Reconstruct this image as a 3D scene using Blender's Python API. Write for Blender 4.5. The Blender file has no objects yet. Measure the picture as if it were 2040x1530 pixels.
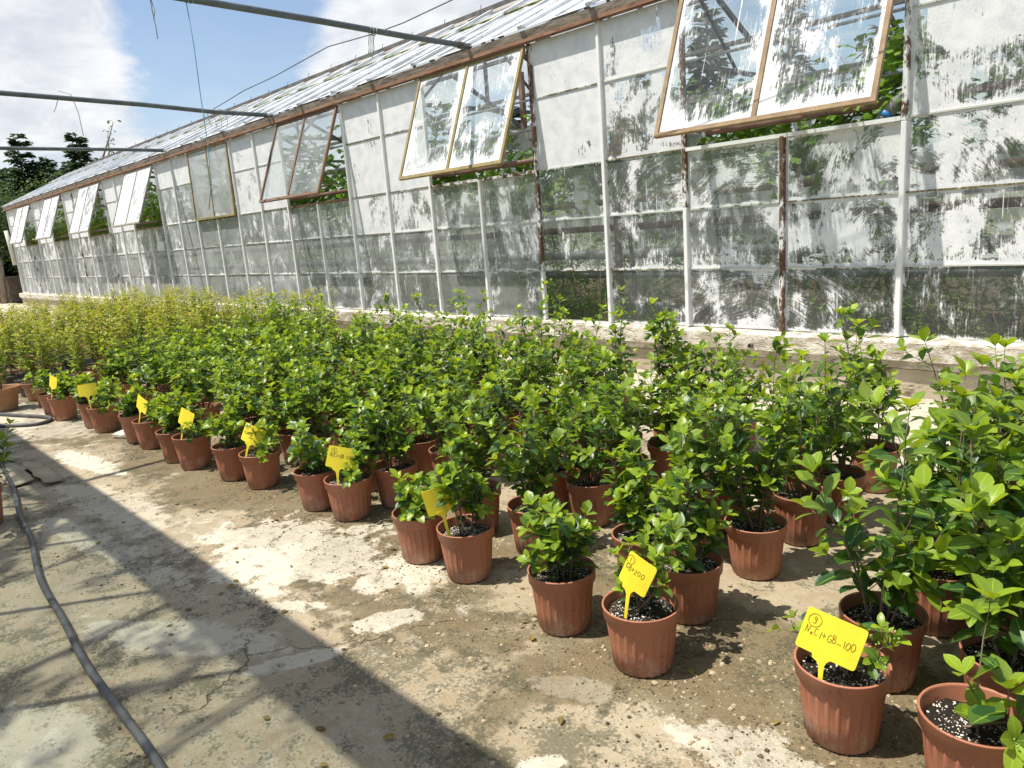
import bpy, math, random
import numpy as np
from mathutils import Vector, Matrix, Euler, noise

rnd = random.Random(11)
R = math.radians
scene = bpy.context.scene
col = scene.collection

# ------------------------------------------------------------------ camera
cam_d = bpy.data.cameras.new('camera')
cam = bpy.data.objects.new('camera', cam_d)
col.objects.link(cam)
cam_d.sensor_width = 36.0
cam_d.lens = 25.94
cam_d.clip_start = 0.05
cam_d.clip_end = 900
cr = Vector((0.69676493, 0.71349829, -0.07374834))
cu = Vector((-0.09934615, 0.19781369, 0.97519233))
cb = Vector((0.7103865, -0.67215321, 0.20871295))
cam.matrix_world = Matrix(((cr.x, cu.x, cb.x, 0), (cr.y, cu.y, cb.y, 0), (cr.z, cu.z, cb.z, 1.55), (0, 0, 0, 1)))
scene.camera = cam

# ------------------------------------------------------------------ sun, sky, exposure
SUN_EL = R(65)
SUN_DIR = Vector((-0.55 * math.cos(SUN_EL), -0.835 * math.cos(SUN_EL), math.sin(SUN_EL))).normalized()   # towards the sun
sun_d = bpy.data.lights.new('sun', 'SUN')
sun_d.energy = 4.6
sun_d.angle = R(0.55)
sun_d.color = (1.0, 0.95, 0.86)
sun = bpy.data.objects.new('sun', sun_d)
col.objects.link(sun)
sun.rotation_euler = SUN_DIR.to_track_quat('Z', 'Y').to_euler()

world = bpy.data.worlds.new('World')
scene.world = world
world.use_nodes = True


class NT:
    """small helper to write node trees"""
    def __init__(s, tree):
        s.t = tree
        tree.nodes.clear()

    def n(s, kind, ins=None, **props):
        nd = s.t.nodes.new(kind)
        for k, v in props.items():
            setattr(nd, k, v)
        for k, v in (ins or {}).items():
            sock = nd.inputs[k]
            if isinstance(v, bpy.types.NodeSocket):
                s.t.links.new(v, sock)
            else:
                sock.default_value = v
        return nd

    def m(s, op, a, b=0.0, c=0.0, clamp=False):
        nd = s.t.nodes.new('ShaderNodeMath')
        nd.operation = op
        nd.use_clamp = clamp
        for i, v in enumerate((a, b, c)):
            if isinstance(v, bpy.types.NodeSocket):
                s.t.links.new(v, nd.inputs[i])
            else:
                nd.inputs[i].default_value = v
        return nd.outputs[0]

    def vm(s, op, a, b=(0, 0, 0)):
        nd = s.t.nodes.new('ShaderNodeVectorMath')
        nd.operation = op
        for i, v in enumerate((a, b)):
            if isinstance(v, bpy.types.NodeSocket):
                s.t.links.new(v, nd.inputs[i])
            elif isinstance(v, (int, float)):
                nd.inputs[i].default_value = (v, v, v)
            else:
                nd.inputs[i].default_value = v
        return nd.outputs['Value'] if op in ('DOT_PRODUCT', 'LENGTH', 'DISTANCE') else nd.outputs[0]

    def sm(s, v, a, b, lo=0.0, hi=1.0):
        nd = s.t.nodes.new('ShaderNodeMapRange')
        nd.interpolation_type = 'SMOOTHSTEP'
        for nm, x in (('Value', v), ('From Min', a), ('From Max', b), ('To Min', lo), ('To Max', hi)):
            if isinstance(x, bpy.types.NodeSocket):
                s.t.links.new(x, nd.inputs[nm])
            else:
                nd.inputs[nm].default_value = x
        return nd.outputs[0]

    def noise(s, vec, scale, detail=4.0, rough=0.55, dist=0.0, out=0):
        nd = s.n('ShaderNodeTexNoise', {'Vector': vec, 'Scale': scale, 'Detail': detail, 'Roughness': rough, 'Distortion': dist})
        return nd.outputs[out]

    def voro(s, vec, scale, feature='F1', rand=1.0):
        return s.n('ShaderNodeTexVoronoi', {'Vector': vec, 'Scale': scale, 'Randomness': rand}, feature=feature)

    def mix(s, f, a, b):
        nd = s.t.nodes.new('ShaderNodeMix')
        nd.data_type = 'RGBA'
        for i, v in ((0, f), (6, a), (7, b)):
            if isinstance(v, bpy.types.NodeSocket):
                s.t.links.new(v, nd.inputs[i])
            elif i == 0:
                nd.inputs[i].default_value = v
            else:
                nd.inputs[i].default_value = (v[0], v[1], v[2], 1)
        return nd.outputs[2]

    def ms(s, f, a, b):
        nd = s.t.nodes.new('ShaderNodeMixShader')
        for i, v in enumerate((f, a, b)):
            if isinstance(v, bpy.types.NodeSocket):
                s.t.links.new(v, nd.inputs[i])
            else:
                nd.inputs[i].default_value = v
        return nd.outputs[0]

    def sep(s, v):
        return s.n('ShaderNodeSeparateXYZ', {0: v}).outputs

    def comb(s, x, y, z):
        return s.n('ShaderNodeCombineXYZ', {0: x, 1: y, 2: z}).outputs[0]


def build_world():
    w = NT(world.node_tree)
    sky = w.n('ShaderNodeTexSky', sky_type='NISHITA', sun_disc=False, sun_elevation=SUN_EL,
              sun_rotation=math.atan2(SUN_DIR.x, SUN_DIR.y), altitude=100.0, air_density=1.0, dust_density=1.2, ozone_density=1.0)
    d = w.n('ShaderNodeTexCoord').outputs['Generated']
    x, y, z = w.sep(d)[:3]
    zc = w.m('MAXIMUM', z, 0.0)
    den = w.m('ADD', zc, 0.32)
    p = w.comb(w.m('DIVIDE', x, den), w.m('DIVIDE', y, den), 0.0)
    n1 = w.noise(w.vm('ADD', p, (3.7, 1.9, 0.0)), 2.3, 10.0, 0.60, 0.35)
    nf = w.noise(w.vm('ADD', p, (1.2, 7.7, 0.0)), 7.0, 8.0, 0.62, 0.5)
    n1 = w.m('ADD', w.m('MULTIPLY', n1, 0.85), w.m('MULTIPLY_ADD', nf, 0.34, -0.10))
    # the big clouds that stand in the photograph's sky, as soft lumps round their directions
    for (az, el, k, wd) in ((76, 14.5, 0.18, 0.990), (77, 8.5, 0.16, 0.992), (70, 8, 0.11, 0.994), (65.5, 13.0, -0.22, 0.9875), (64, 19, -0.2, 0.985), (53.5, 14, 0.22, 0.989),
                            (59.5, 10.0, 0.16, 0.9965), (42, 20, 0.16, 0.97), (88, 25, .12, .97)):
        v = (-math.sin(R(az)) * math.cos(R(el)), math.cos(R(az)) * math.cos(R(el)), math.sin(R(el)))
        dp = w.vm('DOT_PRODUCT', d, v)
        g = w.sm(dp, wd, 1.0)
        n1 = w.m('MULTIPLY_ADD', g, k, n1)
    mask = w.sm(n1, 0.40, 0.70)
    n2 = w.noise(w.vm('ADD', p, (9.0, 4.0, 0.0)), 3.2, 7.0, 0.55, 0.2)
    shade = w.sm(w.m('MULTIPLY_ADD', nf, 0.4, w.m('MULTIPLY', n2, 0.7)), 0.42, 0.66)
    cc = w.mix(shade, (0.70, 0.73, 0.80), (1.0, 1.0, 1.0))
    # thin haze veil near the horizon
    veil = w.sm(z, 0.0, 0.26, 0.42, 0.05)
    fac = w.m('MAXIMUM', mask, veil)
    b1 = w.n('ShaderNodeBackground', {'Color': sky.outputs[0], 'Strength': 0.108}).outputs[0]
    b2 = w.n('ShaderNodeBackground', {'Color': cc, 'Strength': 0.69}).outputs[0]
    mx = w.ms(w.m('MULTIPLY', fac, 0.94), b1, b2)
    w.n('ShaderNodeOutputWorld', {0: mx})


build_world()
vs = scene.view_settings
vs.view_transform = 'Standard'
vs.look = 'None'
vs.exposure = 0.58
vs.gamma = 1.0
vs.use_curve_mapping = False
scene.render.engine = 'CYCLES'
cy = scene.cycles
cy.transparent_max_bounces = 40
cy.max_bounces = 8
cy.diffuse_bounces = 4
cy.glossy_bounces = 3
cy.transmission_bounces = 5
cy.sample_clamp_indirect = 6.0
cy.caustics_reflective = False
cy.caustics_refractive = False
cy.use_denoising = True
try:
    cy.denoiser = 'OPENIMAGEDENOISE'
    cy.denoising_prefilter = 'ACCURATE'
except Exception:
    pass

# ------------------------------------------------------------------ materials
MATS = {}


def new_mat(name):
    m = bpy.data.materials.new(name)
    m.use_nodes = True
    MATS[name] = m
    return m, NT(m.node_tree)


def objc(t):
    return t.n('ShaderNodeTexCoord').outputs['Object']


def orand(t):
    return t.n('ShaderNodeObjectInfo').outputs['Random']


def oattr(t, name):
    return t.n('ShaderNodeAttribute', attribute_type='OBJECT', attribute_name=name).outputs['Fac']


def gattr(t, name):
    return t.n('ShaderNodeAttribute', attribute_type='GEOMETRY', attribute_name=name).outputs['Fac']


def finish(t, sh):
    t.n('ShaderNodeOutputMaterial', {0: sh})


def bump(t, h, strength=0.4, dist=0.01):
    return t.n('ShaderNodeBump', {'Height': h, 'Strength': strength, 'Distance': dist}).outputs[0]


def bsdf(t, colr, rough=0.6, spec=0.4, normal=None, metal=0.0):
    ins = {'Base Color': colr if isinstance(colr, bpy.types.NodeSocket) else (*colr, 1), 'Roughness': rough,
           'Specular IOR Level': spec, 'Metallic': metal}
    if normal is not None:
        ins['Normal'] = normal
    return t.n('ShaderNodeBsdfPrincipled', ins).outputs[0]


def mat_glass():
    m, t = new_mat('whitewashed_glass')
    P = objc(t)
    r = orand(t)
    paint, film, brush = oattr(t, 'paint'), oattr(t, 'film'), oattr(t, 'brush')
    r2 = t.m('FRACT', t.m('MULTIPLY', r, 17.31))
    r3 = t.m('FRACT', t.m('MULTIPLY', r, 91.7))
    O = t.comb(t.m('MULTIPLY', r, 37.0), t.m('MULTIPLY', r2, 11.0), t.m('MULTIPLY', r3, 53.0))
    PO = t.vm('ADD', P, O)
    px, py, pz = t.sep(P)[:3]
    # large blotches and tears
    n1 = t.noise(t.vm('MULTIPLY', PO, (3.4, 1, 2.7)), 1.0, 9.0, 0.66, 0.5)
    # runs down the pane
    n2 = t.noise(t.vm('MULTIPLY', PO, (70, 1, 7.0)), 1.0, 4.0, 0.6, 0.15)
    # flakes
    n3 = t.noise(t.vm('MULTIPLY', PO, (26, 1, 19)), 1.0, 4.0, 0.62, 0.4)
    # brush sweeps: bristle lines along arcs round a point off the pane
    cx = t.m('SUBTRACT', px, t.m('MULTIPLY_ADD', r2, 1.4, -0.7))
    cz = t.m('SUBTRACT', pz, t.m('MULTIPLY_ADD', r3, 1.2, -0.9))
    warp = t.noise(t.vm('MULTIPLY', PO, (5, 1, 5)), 1.0, 2.0, 0.5)
    rad = t.m('ADD', t.m('SQRT', t.m('ADD', t.m('MULTIPLY', cx, cx), t.m('MULTIPLY', cz, cz))), t.m('MULTIPLY', warp, 0.10))
    th = t.m('ARCTAN2', cz, cx)
    bv = t.comb(t.m('MULTIPLY', rad, 120.0), t.m('MULTIPLY_ADD', th, 1.3, t.m('MULTIPLY', r, 30.0)), t.m('MULTIPLY', r3, 20.0))
    n4 = t.noise(bv, 1.0, 3.0, 0.6)
    fine = t.m('ADD', t.m('MULTIPLY', n2, t.m('SUBTRACT', 1.0, brush)), t.m('MULTIPLY', n4, brush))
    n5 = t.noise(t.vm('MULTIPLY', PO, (120, 1, 55)), 1.0, 3.0, 0.65)
    val = t.m('ADD', t.m('MULTIPLY', n1, 0.62), t.m('ADD', t.m('MULTIPLY', fine, 0.22), t.m('ADD', t.m('MULTIPLY', n3, 0.10), t.m('MULTIPLY', n5, 0.06))))
    # more paint left in the corners and along the glazing bars
    g = t.sep(t.n('ShaderNodeTexCoord').outputs['Generated'])
    ex = t.m('MINIMUM', g[0], t.m('SUBTRACT', 1.0, g[0]))
    ez = t.m('MULTIPLY', t.m('MINIMUM', g[2], t.m('SUBTRACT', 1.02, g[2])), 0.75)
    e = t.m('MINIMUM', ex, ez)
    edge = t.sm(e, 0.0, 0.055, 0.13, 0.0)
    val = t.m('ADD', val, t.m('MULTIPLY', edge, t.m('SUBTRACT', 1.15, t.m('MULTIPLY', n3, 0.8))))
    val = t.m('ADD', val, t.m('MULTIPLY', oattr(t, 'rim'), t.sm(t.m('MULTIPLY_ADD', n1, 0.55, t.m('MINIMUM', ex, t.m('MULTIPLY', g[2], 0.8))), 0.24, 0.62, 1.0, -0.8)))
    thr = oattr(t, 'bare')
    dv = t.m('SUBTRACT', val, thr)
    drip = t.noise(t.vm('MULTIPLY', PO, (46, 1, 0.7)), 1.0, 2.0, 0.5)
    dfade = t.noise(t.vm('MULTIPLY', PO, (5, 1, 3)), 1.0, 3.0, 0.5)
    dm = t.m('MULTIPLY', t.sm(drip, 0.665, 0.70), t.sm(dfade, 0.48, 0.56))
    dm = t.m('MULTIPLY', dm, t.sm(paint, 0.03, 0.12))
    mask = t.m('MAXIMUM', t.sm(dv, -0.014, 0.026), t.m('MULTIPLY', dm, 0.85))
    thin = t.m('MULTIPLY', t.sm(dv, -0.055, -0.005), t.sm(n5, 0.36, 0.62, 0.10, 0.75))
    mask = t.m('MAXIMUM', mask, t.m('MULTIPLY', thin, 0.42))
    # thin smeared paint round the thick paint
    smear = t.sm(dv, -0.10, 0.02, 0.0, 0.26)
    nf = t.noise(t.vm('MULTIPLY', PO, (2.2, 1, 1.6)), 1.0, 4.0, 0.6, 0.2)
    nstreak = t.noise(t.vm('MULTIPLY', PO, (38, 1, 1.0)), 1.0, 3.0, 0.6)
    dirt = t.m('MULTIPLY', film, t.m('MULTIPLY_ADD', t.sm(nf, 0.25, 0.75), 0.60, t.m('MULTIPLY_ADD', nstreak, 0.22, 0.28)), clamp=True)
    dirt = t.m('MAXIMUM', dirt, t.m('MULTIPLY', smear, t.m('MULTIPLY_ADD', paint, 0.8, 0.1)), clamp=True)
    fr = t.n('ShaderNodeFresnel', {'IOR': 1.36}).outputs[0]
    glossy = t.n('ShaderNodeBsdfGlossy', {'Color': (0.95, 0.97, 1, 1), 'Roughness': 0.015}).outputs[0]
    trans = t.n('ShaderNodeBsdfTransparent', {'Color': (0.90, 0.945, 0.925, 1)}).outputs[0]
    clear = t.ms(fr, trans, glossy)
    dd = t.n('ShaderNodeBsdfDiffuse', {'Color': (0.64, 0.66, 0.65, 1)}).outputs[0]
    dt = t.n('ShaderNodeBsdfTranslucent', {'Color': (0.52, 0.54, 0.51, 1)}).outputs[0]
    grime = t.ms(0.45, dd, dt)
    glass = t.ms(dirt, clear, grime)
    pc = t.mix(t.sm(t.m('MULTIPLY_ADD', n5, 0.5, t.m('MULTIPLY', t.noise(PO, 7.0, 5.0, 0.6), 0.6)), 0.40, 0.66), (0.70, 0.715, 0.74), (0.90, 0.90, 0.90))
    hb = bump(t, t.m('ADD', val, t.m('MULTIPLY', n3, 0.5)), 0.25, 0.01)
    pd = t.n('ShaderNodeBsdfDiffuse', {'Color': pc, 'Normal': hb}).outputs[0]
    pt = t.n('ShaderNodeBsdfTranslucent', {'Color': (0.80, 0.82, 0.83, 1)}).outputs[0]
    whit = t.ms(0.22, pd, pt)
    front = t.ms(mask, glass, whit)
    back = t.n('ShaderNodeBsdfTransparent').outputs[0]
    bf = t.n('ShaderNodeNewGeometry').outputs['Backfacing']
    finish(t, t.ms(bf, front, back))


def mat_bar(name, paintc, rustc, base_rust):
    """flaking painted metal, with rust where the object's own 'rust' value asks for it"""
    m, t = new_mat(name)
    P = objc(t)
    r = orand(t)
    PO = t.vm('ADD', P, t.comb(t.m('MULTIPLY', r, 31.0), 0.0, t.m('MULTIPLY', r, 77.0)))
    rust = t.m('ADD', oattr(t, 'rust'), base_rust)
    n = t.noise(t.vm('MULTIPLY', PO, (9, 9, 5)), 1.0, 6.0, 0.66, 0.3)
    f = t.noise(t.vm('MULTIPLY', PO, (60, 60, 30)), 1.0, 4.0, 0.6)
    v = t.m('MULTIPLY_ADD', f, 0.3, t.m('MULTIPLY', n, 0.7))
    mk = t.sm(v, t.m('SUBTRACT', 0.72, t.m('MULTIPLY', rust, 0.5)), t.m('SUBTRACT', 0.80, t.m('MULTIPLY', rust, 0.5)))
    pc = t.mix(n, tuple(c * 0.85 for c in paintc), paintc)
    rc = t.mix(t.sm(f, 0.35, 0.65), rustc, tuple(c * 0.4 for c in rustc))
    finish(t, bsdf(t, t.mix(mk, pc, rc), 0.6, 0.35, bump(t, v, 0.3, 0.004)))


def mat_noisy(name, c1, c2, scale=8.0, rough=0.7, spec=0.3, bstr=0.4, bdist=0.01, stretch=(1, 1, 1), detail=6.0, c3=None, c3t=(0.6, 0.7), lo=.35, hi=.65):
    m, t = new_mat(name)
    PO = t.vm('ADD', t.vm('MULTIPLY', objc(t), stretch), t.comb(t.m('MULTIPLY', orand(t), 23.0), t.m('MULTIPLY', orand(t), 7.0), 0.0))
    n = t.noise(PO, scale, detail, 0.62, 0.2)
    f = t.noise(PO, scale * 7, 4.0, 0.6)
    c = t.mix(t.sm(n, lo, hi), c1, c2)
    if c3:
        g = t.noise(t.vm('ADD', PO, (5, 8, 2)), scale * 1.7, 7.0, 0.68)
        c = t.mix(t.sm(g, *c3t), c, c3)
    finish(t, bsdf(t, c, rough, spec, bump(t, t.m('MULTIPLY_ADD', f, 0.5, n), bstr, bdist)))
    return m


def mat_leaf(name, mature, mature2, young, trans_y, trans_m, rough=0.36, gloss=0.5):
    m, t = new_mat(name)
    age = gattr(t, 'age')
    rib = gattr(t, 'rib')
    r = orand(t)
    pv = t.n('ShaderNodeNewGeometry').outputs['Position']
    n = t.noise(pv, 28.0, 3.0)
    nv = t.noise(pv, 5.5, 2.0)
    vr = t.m('FRACT', t.m('ADD', t.m('MULTIPLY', r, 1.0), t.m('MULTIPLY', nv, 2.0)))
    c = t.mix(t.m('MULTIPLY_ADD', vr, 0.6, t.m('MULTIPLY', n, 0.5)), mature, mature2)
    age = t.m('ADD', age, t.m('MULTIPLY_ADD', vr, 0.30, -0.15), clamp=True)
    c = t.mix(age, c, young)
    c = t.mix(t.sm(rib, 0.0, 0.12, 0.55, 0.0), c, tuple(min(1, x * 1.6 + 0.03) for x in young))
    bf = t.n('ShaderNodeNewGeometry').outputs['Backfacing']
    c = t.mix(t.m('MULTIPLY', bf, 0.45), c, (0.18, 0.25, 0.12))
    tc = t.mix(age, trans_m, trans_y)
    bn = bump(t, t.noise(pv, 160.0, 2.0), 0.18, 0.003)
    s = bsdf(t, c, rough, gloss, bn)
    tr = t.n('ShaderNodeBsdfTranslucent', {'Color': tc}).outputs[0]
    finish(t, t.ms(0.36, s, tr))


def mat_concrete():
    m, t = new_mat('yard_concrete')
    P = objc(t)
    x, y, z = t.sep(P)[:3]
    nA = t.noise(P, 0.9, 8.0, 0.62, 0.5)
    nB = t.noise(t.vm('ADD', P, (7, 3, 0)), 2.4, 9.0, 0.66, 0.4)
    nC = t.noise(t.vm('MULTIPLY', P, (1.0, 1.0, 1)), 14.0, 8.0, 0.7)
    nD = t.noise(P, 75.0, 4.0, 0.6)
    nE = t.noise(t.vm('ADD', P, (31, 9, 0)), 1.5, 6.0, 0.6, 0.3)
    base = t.mix(t.sm(nA, 0.32, 0.66), (0.355, 0.288, 0.19), (0.275, 0.212, 0.128))
    base = t.mix(t.sm(nC, 0.35, 0.7, 0.0, 0.6), base, (0.46, 0.41, 0.31))
    # exposed aggregate where the skin of the concrete has gone
    vo = t.voro(t.vm('ADD', P, t.vm('SCALE', t.noise(P, 30.0, 2.0, 0.5, 0.0, 1), (0, 0, 0))), 62.0)
    vd = vo.outputs['Distance']
    vc = t.sep(vo.outputs['Color'])[0]
    band = t.sm(t.m('ABSOLUTE', t.m('SUBTRACT', y, 2.0)), 0.2, 0.85, 0.13, -0.03)
    agg = t.sm(t.m('ADD', t.m('MULTIPLY_ADD', nC, 0.22, t.m('MULTIPLY', nE, 0.8)), band), 0.545, 0.60)
    stone = t.m('MULTIPLY', t.sm(vd, 0.30, 0.42, 1.0, 0.0), t.sm(vc, 0.40, 0.46))
    ac = t.mix(stone, t.mix(nD, (0.13, 0.105, 0.055), (0.26, 0.21, 0.12)), t.mix(vc, (0.40, 0.31, 0.17), (0.66, 0.58, 0.42)))
    c = t.mix(t.m('MULTIPLY', agg, 0.92), base, ac)
    # pale worn limewash: named patches with torn edges, plus the bright apron by the wall
    lime = t.sm(t.m('MULTIPLY_ADD', nC, 0.2, nA), 0.70, 0.76)
    nW = t.noise(t.vm('ADD', P, (13, 17, 0)), 5.5, 7.0, 0.68, 0.5)
    wob = t.m('MULTIPLY', t.m('SUBTRACT', t.m('ADD', t.m('MULTIPLY', nW, 0.9), t.m('MULTIPLY_ADD', nC, 0.35, t.m('MULTIPLY', nB, 0.5))), 0.875), 2.6)
    for (cx, cy_, ax, ay, ang, k) in ((-3.35, 1.58, 0.62, 0.34, 0.25, 1.0), (-2.42, 1.50, 0.15, 0.075, 1.2, 1.0), (-1.36, 1.27, 0.12, 0.05, 1.3, 1.0),
                                      (-6.35, 1.38, 0.55, 0.10, 0.1, 1.0), (-2.86, 1.30, 0.16, 0.05, 0.7, 0.9), (-2.45, 1.10, 0.20, 0.045, 1.1, 0.75),
                                      (-3.05, 0.84, 0.45, 0.11, 0.5, 0.6), (-2.7, 0.22, 0.35, 0.22, 0.3, 0.6), (-0.95, 1.72, 0.22, 0.11, 0.3, 0.9),
                                      (-5.0, 1.2, 0.8, 0.16, 0.1, 0.55), (-1.55, 1.62, 0.16, 0.06, 0.4, 0.35), (-8.6, 1.5, 1.3, 0.35, 0.05, 0.7),
                                      (-4.3, 0.95, 0.9, 0.09, 0.12, 0.5), (-7.6, 0.95, 0.5, 0.12, 0.1, 0.6)):
        ca, sa = math.cos(ang), math.sin(ang)
        dx, dy = t.m('SUBTRACT', x, cx), t.m('SUBTRACT', y, cy_)
        u = t.m('DIVIDE', t.m('ADD', t.m('MULTIPLY', dx, ca), t.m('MULTIPLY', dy, sa)), ax)
        v = t.m('DIVIDE', t.m('SUBTRACT', t.m('MULTIPLY', dy, ca), t.m('MULTIPLY', dx, sa)), ay)
        q = t.m('SQRT', t.m('ADD', t.m('MULTIPLY', u, u), t.m('MULTIPLY', v, v)))
        lime = t.m('MAXIMUM', lime, t.sm(t.m('ADD', q, wob), 0.92, 1.10, k, 0.0))
    apron = t.sm(t.m('MULTIPLY_ADD', nB, 0.8, y), 4.3, 5.2)
    lime = t.m('MAXIMUM', lime, t.m('MULTIPLY', apron, 0.85))
    lime = t.m('MULTIPLY', lime, t.sm(t.m('MULTIPLY_ADD', nD, 0.35, t.m('MULTIPLY', nC, 0.65)), 0.66, 0.54, 0.15, 1.0))
    c = t.mix(lime, c, t.mix(nC, (0.60, 0.55, 0.44), (0.47, 0.42, 0.32)))
    damp = t.m('MULTIPLY', t.sm(t.m('ABSOLUTE', t.m('SUBTRACT', y, 1.95)), 0.25, 0.8, 1.0, 0.0), t.sm(t.m('MULTIPLY_ADD', nW, 0.5, t.m('MULTIPLY', nE, 0.5)), 0.46, 0.54))
    c = t.mix(t.m('MULTIPLY', damp, t.m('SUBTRACT', 0.55, t.m('MULTIPLY', lime, 0.45))), c, (0.185, 0.125, 0.062))
    # algae and soil stains, broken into specks
    speck = t.m('MULTIPLY_ADD', nD, 0.40, t.m('MULTIPLY', nC, 0.6))
    stain = t.sm(t.m('MULTIPLY_ADD', speck, 0.80, t.m('MULTIPLY', nB, 0.62)), 0.70, 0.80)
    c = t.mix(t.m('MULTIPLY', stain, t.m('SUBTRACT', 0.78, t.m('MULTIPLY', lime, 0.6))), c, (0.085, 0.078, 0.042))
    # fine grit
    grit = t.noise(t.vm('ADD', P, (2, 5, 0)), 190.0, 3.0, 0.7)
    c = t.mix(t.m('MULTIPLY', t.sm(t.m('MULTIPLY_ADD', grit, 0.6, t.m('MULTIPLY', nC, 0.4)), 0.54, 0.64), 0.55), c, (0.10, 0.085, 0.05))
    c = t.mix(t.m('MULTIPLY', t.sm(t.m('MULTIPLY_ADD', grit, 0.7, t.m('MULTIPLY', nD, 0.3)), 0.44, 0.36), 0.35), c, (0.62, 0.56, 0.43))
    # dark pits and a few cracks
    v2 = t.voro(t.vm('ADD', P, (3, 1, 0)), 7.0)
    pit = t.m('MULTIPLY', t.sm(t.m('MULTIPLY_ADD', nC, 0.25, v2.outputs['Distance']), 0.17, 0.22, 1.0, 0.0), t.sm(t.sep(v2.outputs['Color'])[0], 0.80, 0.82))
    c = t.mix(t.m('MULTIPLY', pit, 0.85), c, (0.035, 0.03, 0.022))
    wv = t.vm('ADD', P, t.vm('MULTIPLY', t.vm('SUBTRACT', t.noise(P, 3.0, 5.0, 0.6, 0.0, 1), (0.5, 0.5, 0.5)), (0.5, 0.5, 0)))
    ck = t.voro(wv, 0.5, 'DISTANCE_TO_EDGE').outputs['Distance']
    crack = t.m('MULTIPLY', t.sm(ck, 0.0008, 0.0034, 1.0, 0.0), t.sm(nE, 0.47, 0.56))
    c = t.mix(t.m('MULTIPLY', crack, 0.65), c, (0.03, 0.027, 0.02))
    h = t.m('ADD', t.m('MULTIPLY', nC, 0.5), t.m('MULTIPLY', nD, 0.25))
    h = t.m('ADD', h, t.m('MULTIPLY', t.m('MULTIPLY', stone, agg), 0.6))
    h = t.m('SUBTRACT', h, t.m('MULTIPLY', t.m('MAXIMUM', pit, crack), 1.0))
    wet = t.sm(t.noise(t.vm('ADD', P, (50, 20, 0)), 0.8, 5.0, 0.6), 0.48, 0.62, 0.88, 0.55)
    finish(t, bsdf(t, c, wet, 0.35, bump(t, h, 0.75, 0.014)))


def mat_pot(name, c1, c2, dustc):
    m, t = new_mat(name)
    P = objc(t)
    r = orand(t)
    x, y, z = t.sep(P)[:3]
    PO = t.vm('ADD', P, t.comb(t.m('MULTIPLY', r, 9.0), t.m('MULTIPLY', r, 5.0), 0.0))
    n = t.noise(PO, 9.0, 5.0, 0.6)
    st = t.noise(t.vm('MULTIPLY', PO, (26, 26, 4)), 1.0, 4.0, 0.6)
    f = t.noise(PO, 90.0, 3.0, 0.6)
    c = t.mix(t.m('FRACT', t.m('MULTIPLY', r, 13.7)), c1, c2)
    dust = t.m('MULTIPLY', t.sm(t.m('ADD', z, t.m('MULTIPLY', t.m('SUBTRACT', n, 0.5), 0.25)), 0.0, 0.10, 0.75, 0.06), t.sm(t.m('MULTIPLY_ADD', f, 0.5, t.m('MULTIPLY', st, 0.6)), 0.40, 0.66))
    c = t.mix(dust, c, dustc)
    splash = t.sm(t.m('MULTIPLY_ADD', f, 0.35, t.noise(PO, 22.0, 5.0, 0.7)), 0.78, 0.86, 0.0, 0.55)
    c = t.mix(splash, c, (0.09, 0.05, 0.03))
    finish(t, bsdf(t, c, 0.48, 0.4, bump(t, f, 0.12, 0.002)))


def mat_soil():
    m, t = new_mat('potting_soil')
    P = objc(t)
    PO = t.vm('ADD', P, t.comb(t.m('MULTIPLY', orand(t), 9.0), t.m('MULTIPLY', orand(t), 5.0), 0.0))
    n = t.noise(PO, 70.0, 6.0, 0.7)
    v = t.voro(PO, 165.0)
    clump = t.noise(PO, 13.0, 3.0, 0.6)
    pm = t.m('MULTIPLY', t.sm(v.outputs['Distance'], 0.30, 0.38, 1.0, 0.0), t.sm(t.m('ADD', t.sep(v.outputs['Color'])[0], t.m('MULTIPLY', clump, 0.9)), 1.16, 1.18))
    c = t.mix(t.m('MULTIPLY_ADD', t.sm(clump, .4, .65), .6, t.m('MULTIPLY', n, .5)), (0.010, 0.008, 0.006), (0.050, 0.036, 0.025))
    c = t.mix(pm, c, (0.70, 0.66, 0.56))
    h = t.m('MULTIPLY_ADD', pm, 0.6, n)
    finish(t, bsdf(t, c, 0.85, 0.25, bump(t, h, 0.9, 0.012)))


def mat_wood_frame(name, ca, cb_):
    m, t = new_mat(name)
    P = objc(t)
    PO = t.vm('ADD', P, t.comb(t.m('MULTIPLY', orand(t), 9.0), 0.0, t.m('MULTIPLY', orand(t), 5.0)))
    n = t.noise(t.vm('MULTIPLY', PO, (7, 7, 7)), 1.0, 6.0, 0.7, 0.3)
    f = t.noise(PO, 120.0, 3.0, 0.6)
    c = t.mix(t.sm(n, 0.38, 0.62), ca, cb_)
    c = t.mix(t.sm(f, 0.55, 0.7, 0, 0.6), c, tuple(x * 0.35 for x in ca))
    finish(t, bsdf(t, c, 0.62, 0.3, bump(t, t.m('MULTIPLY_ADD', f, 0.5, n), 0.35, 0.004)))


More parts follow.
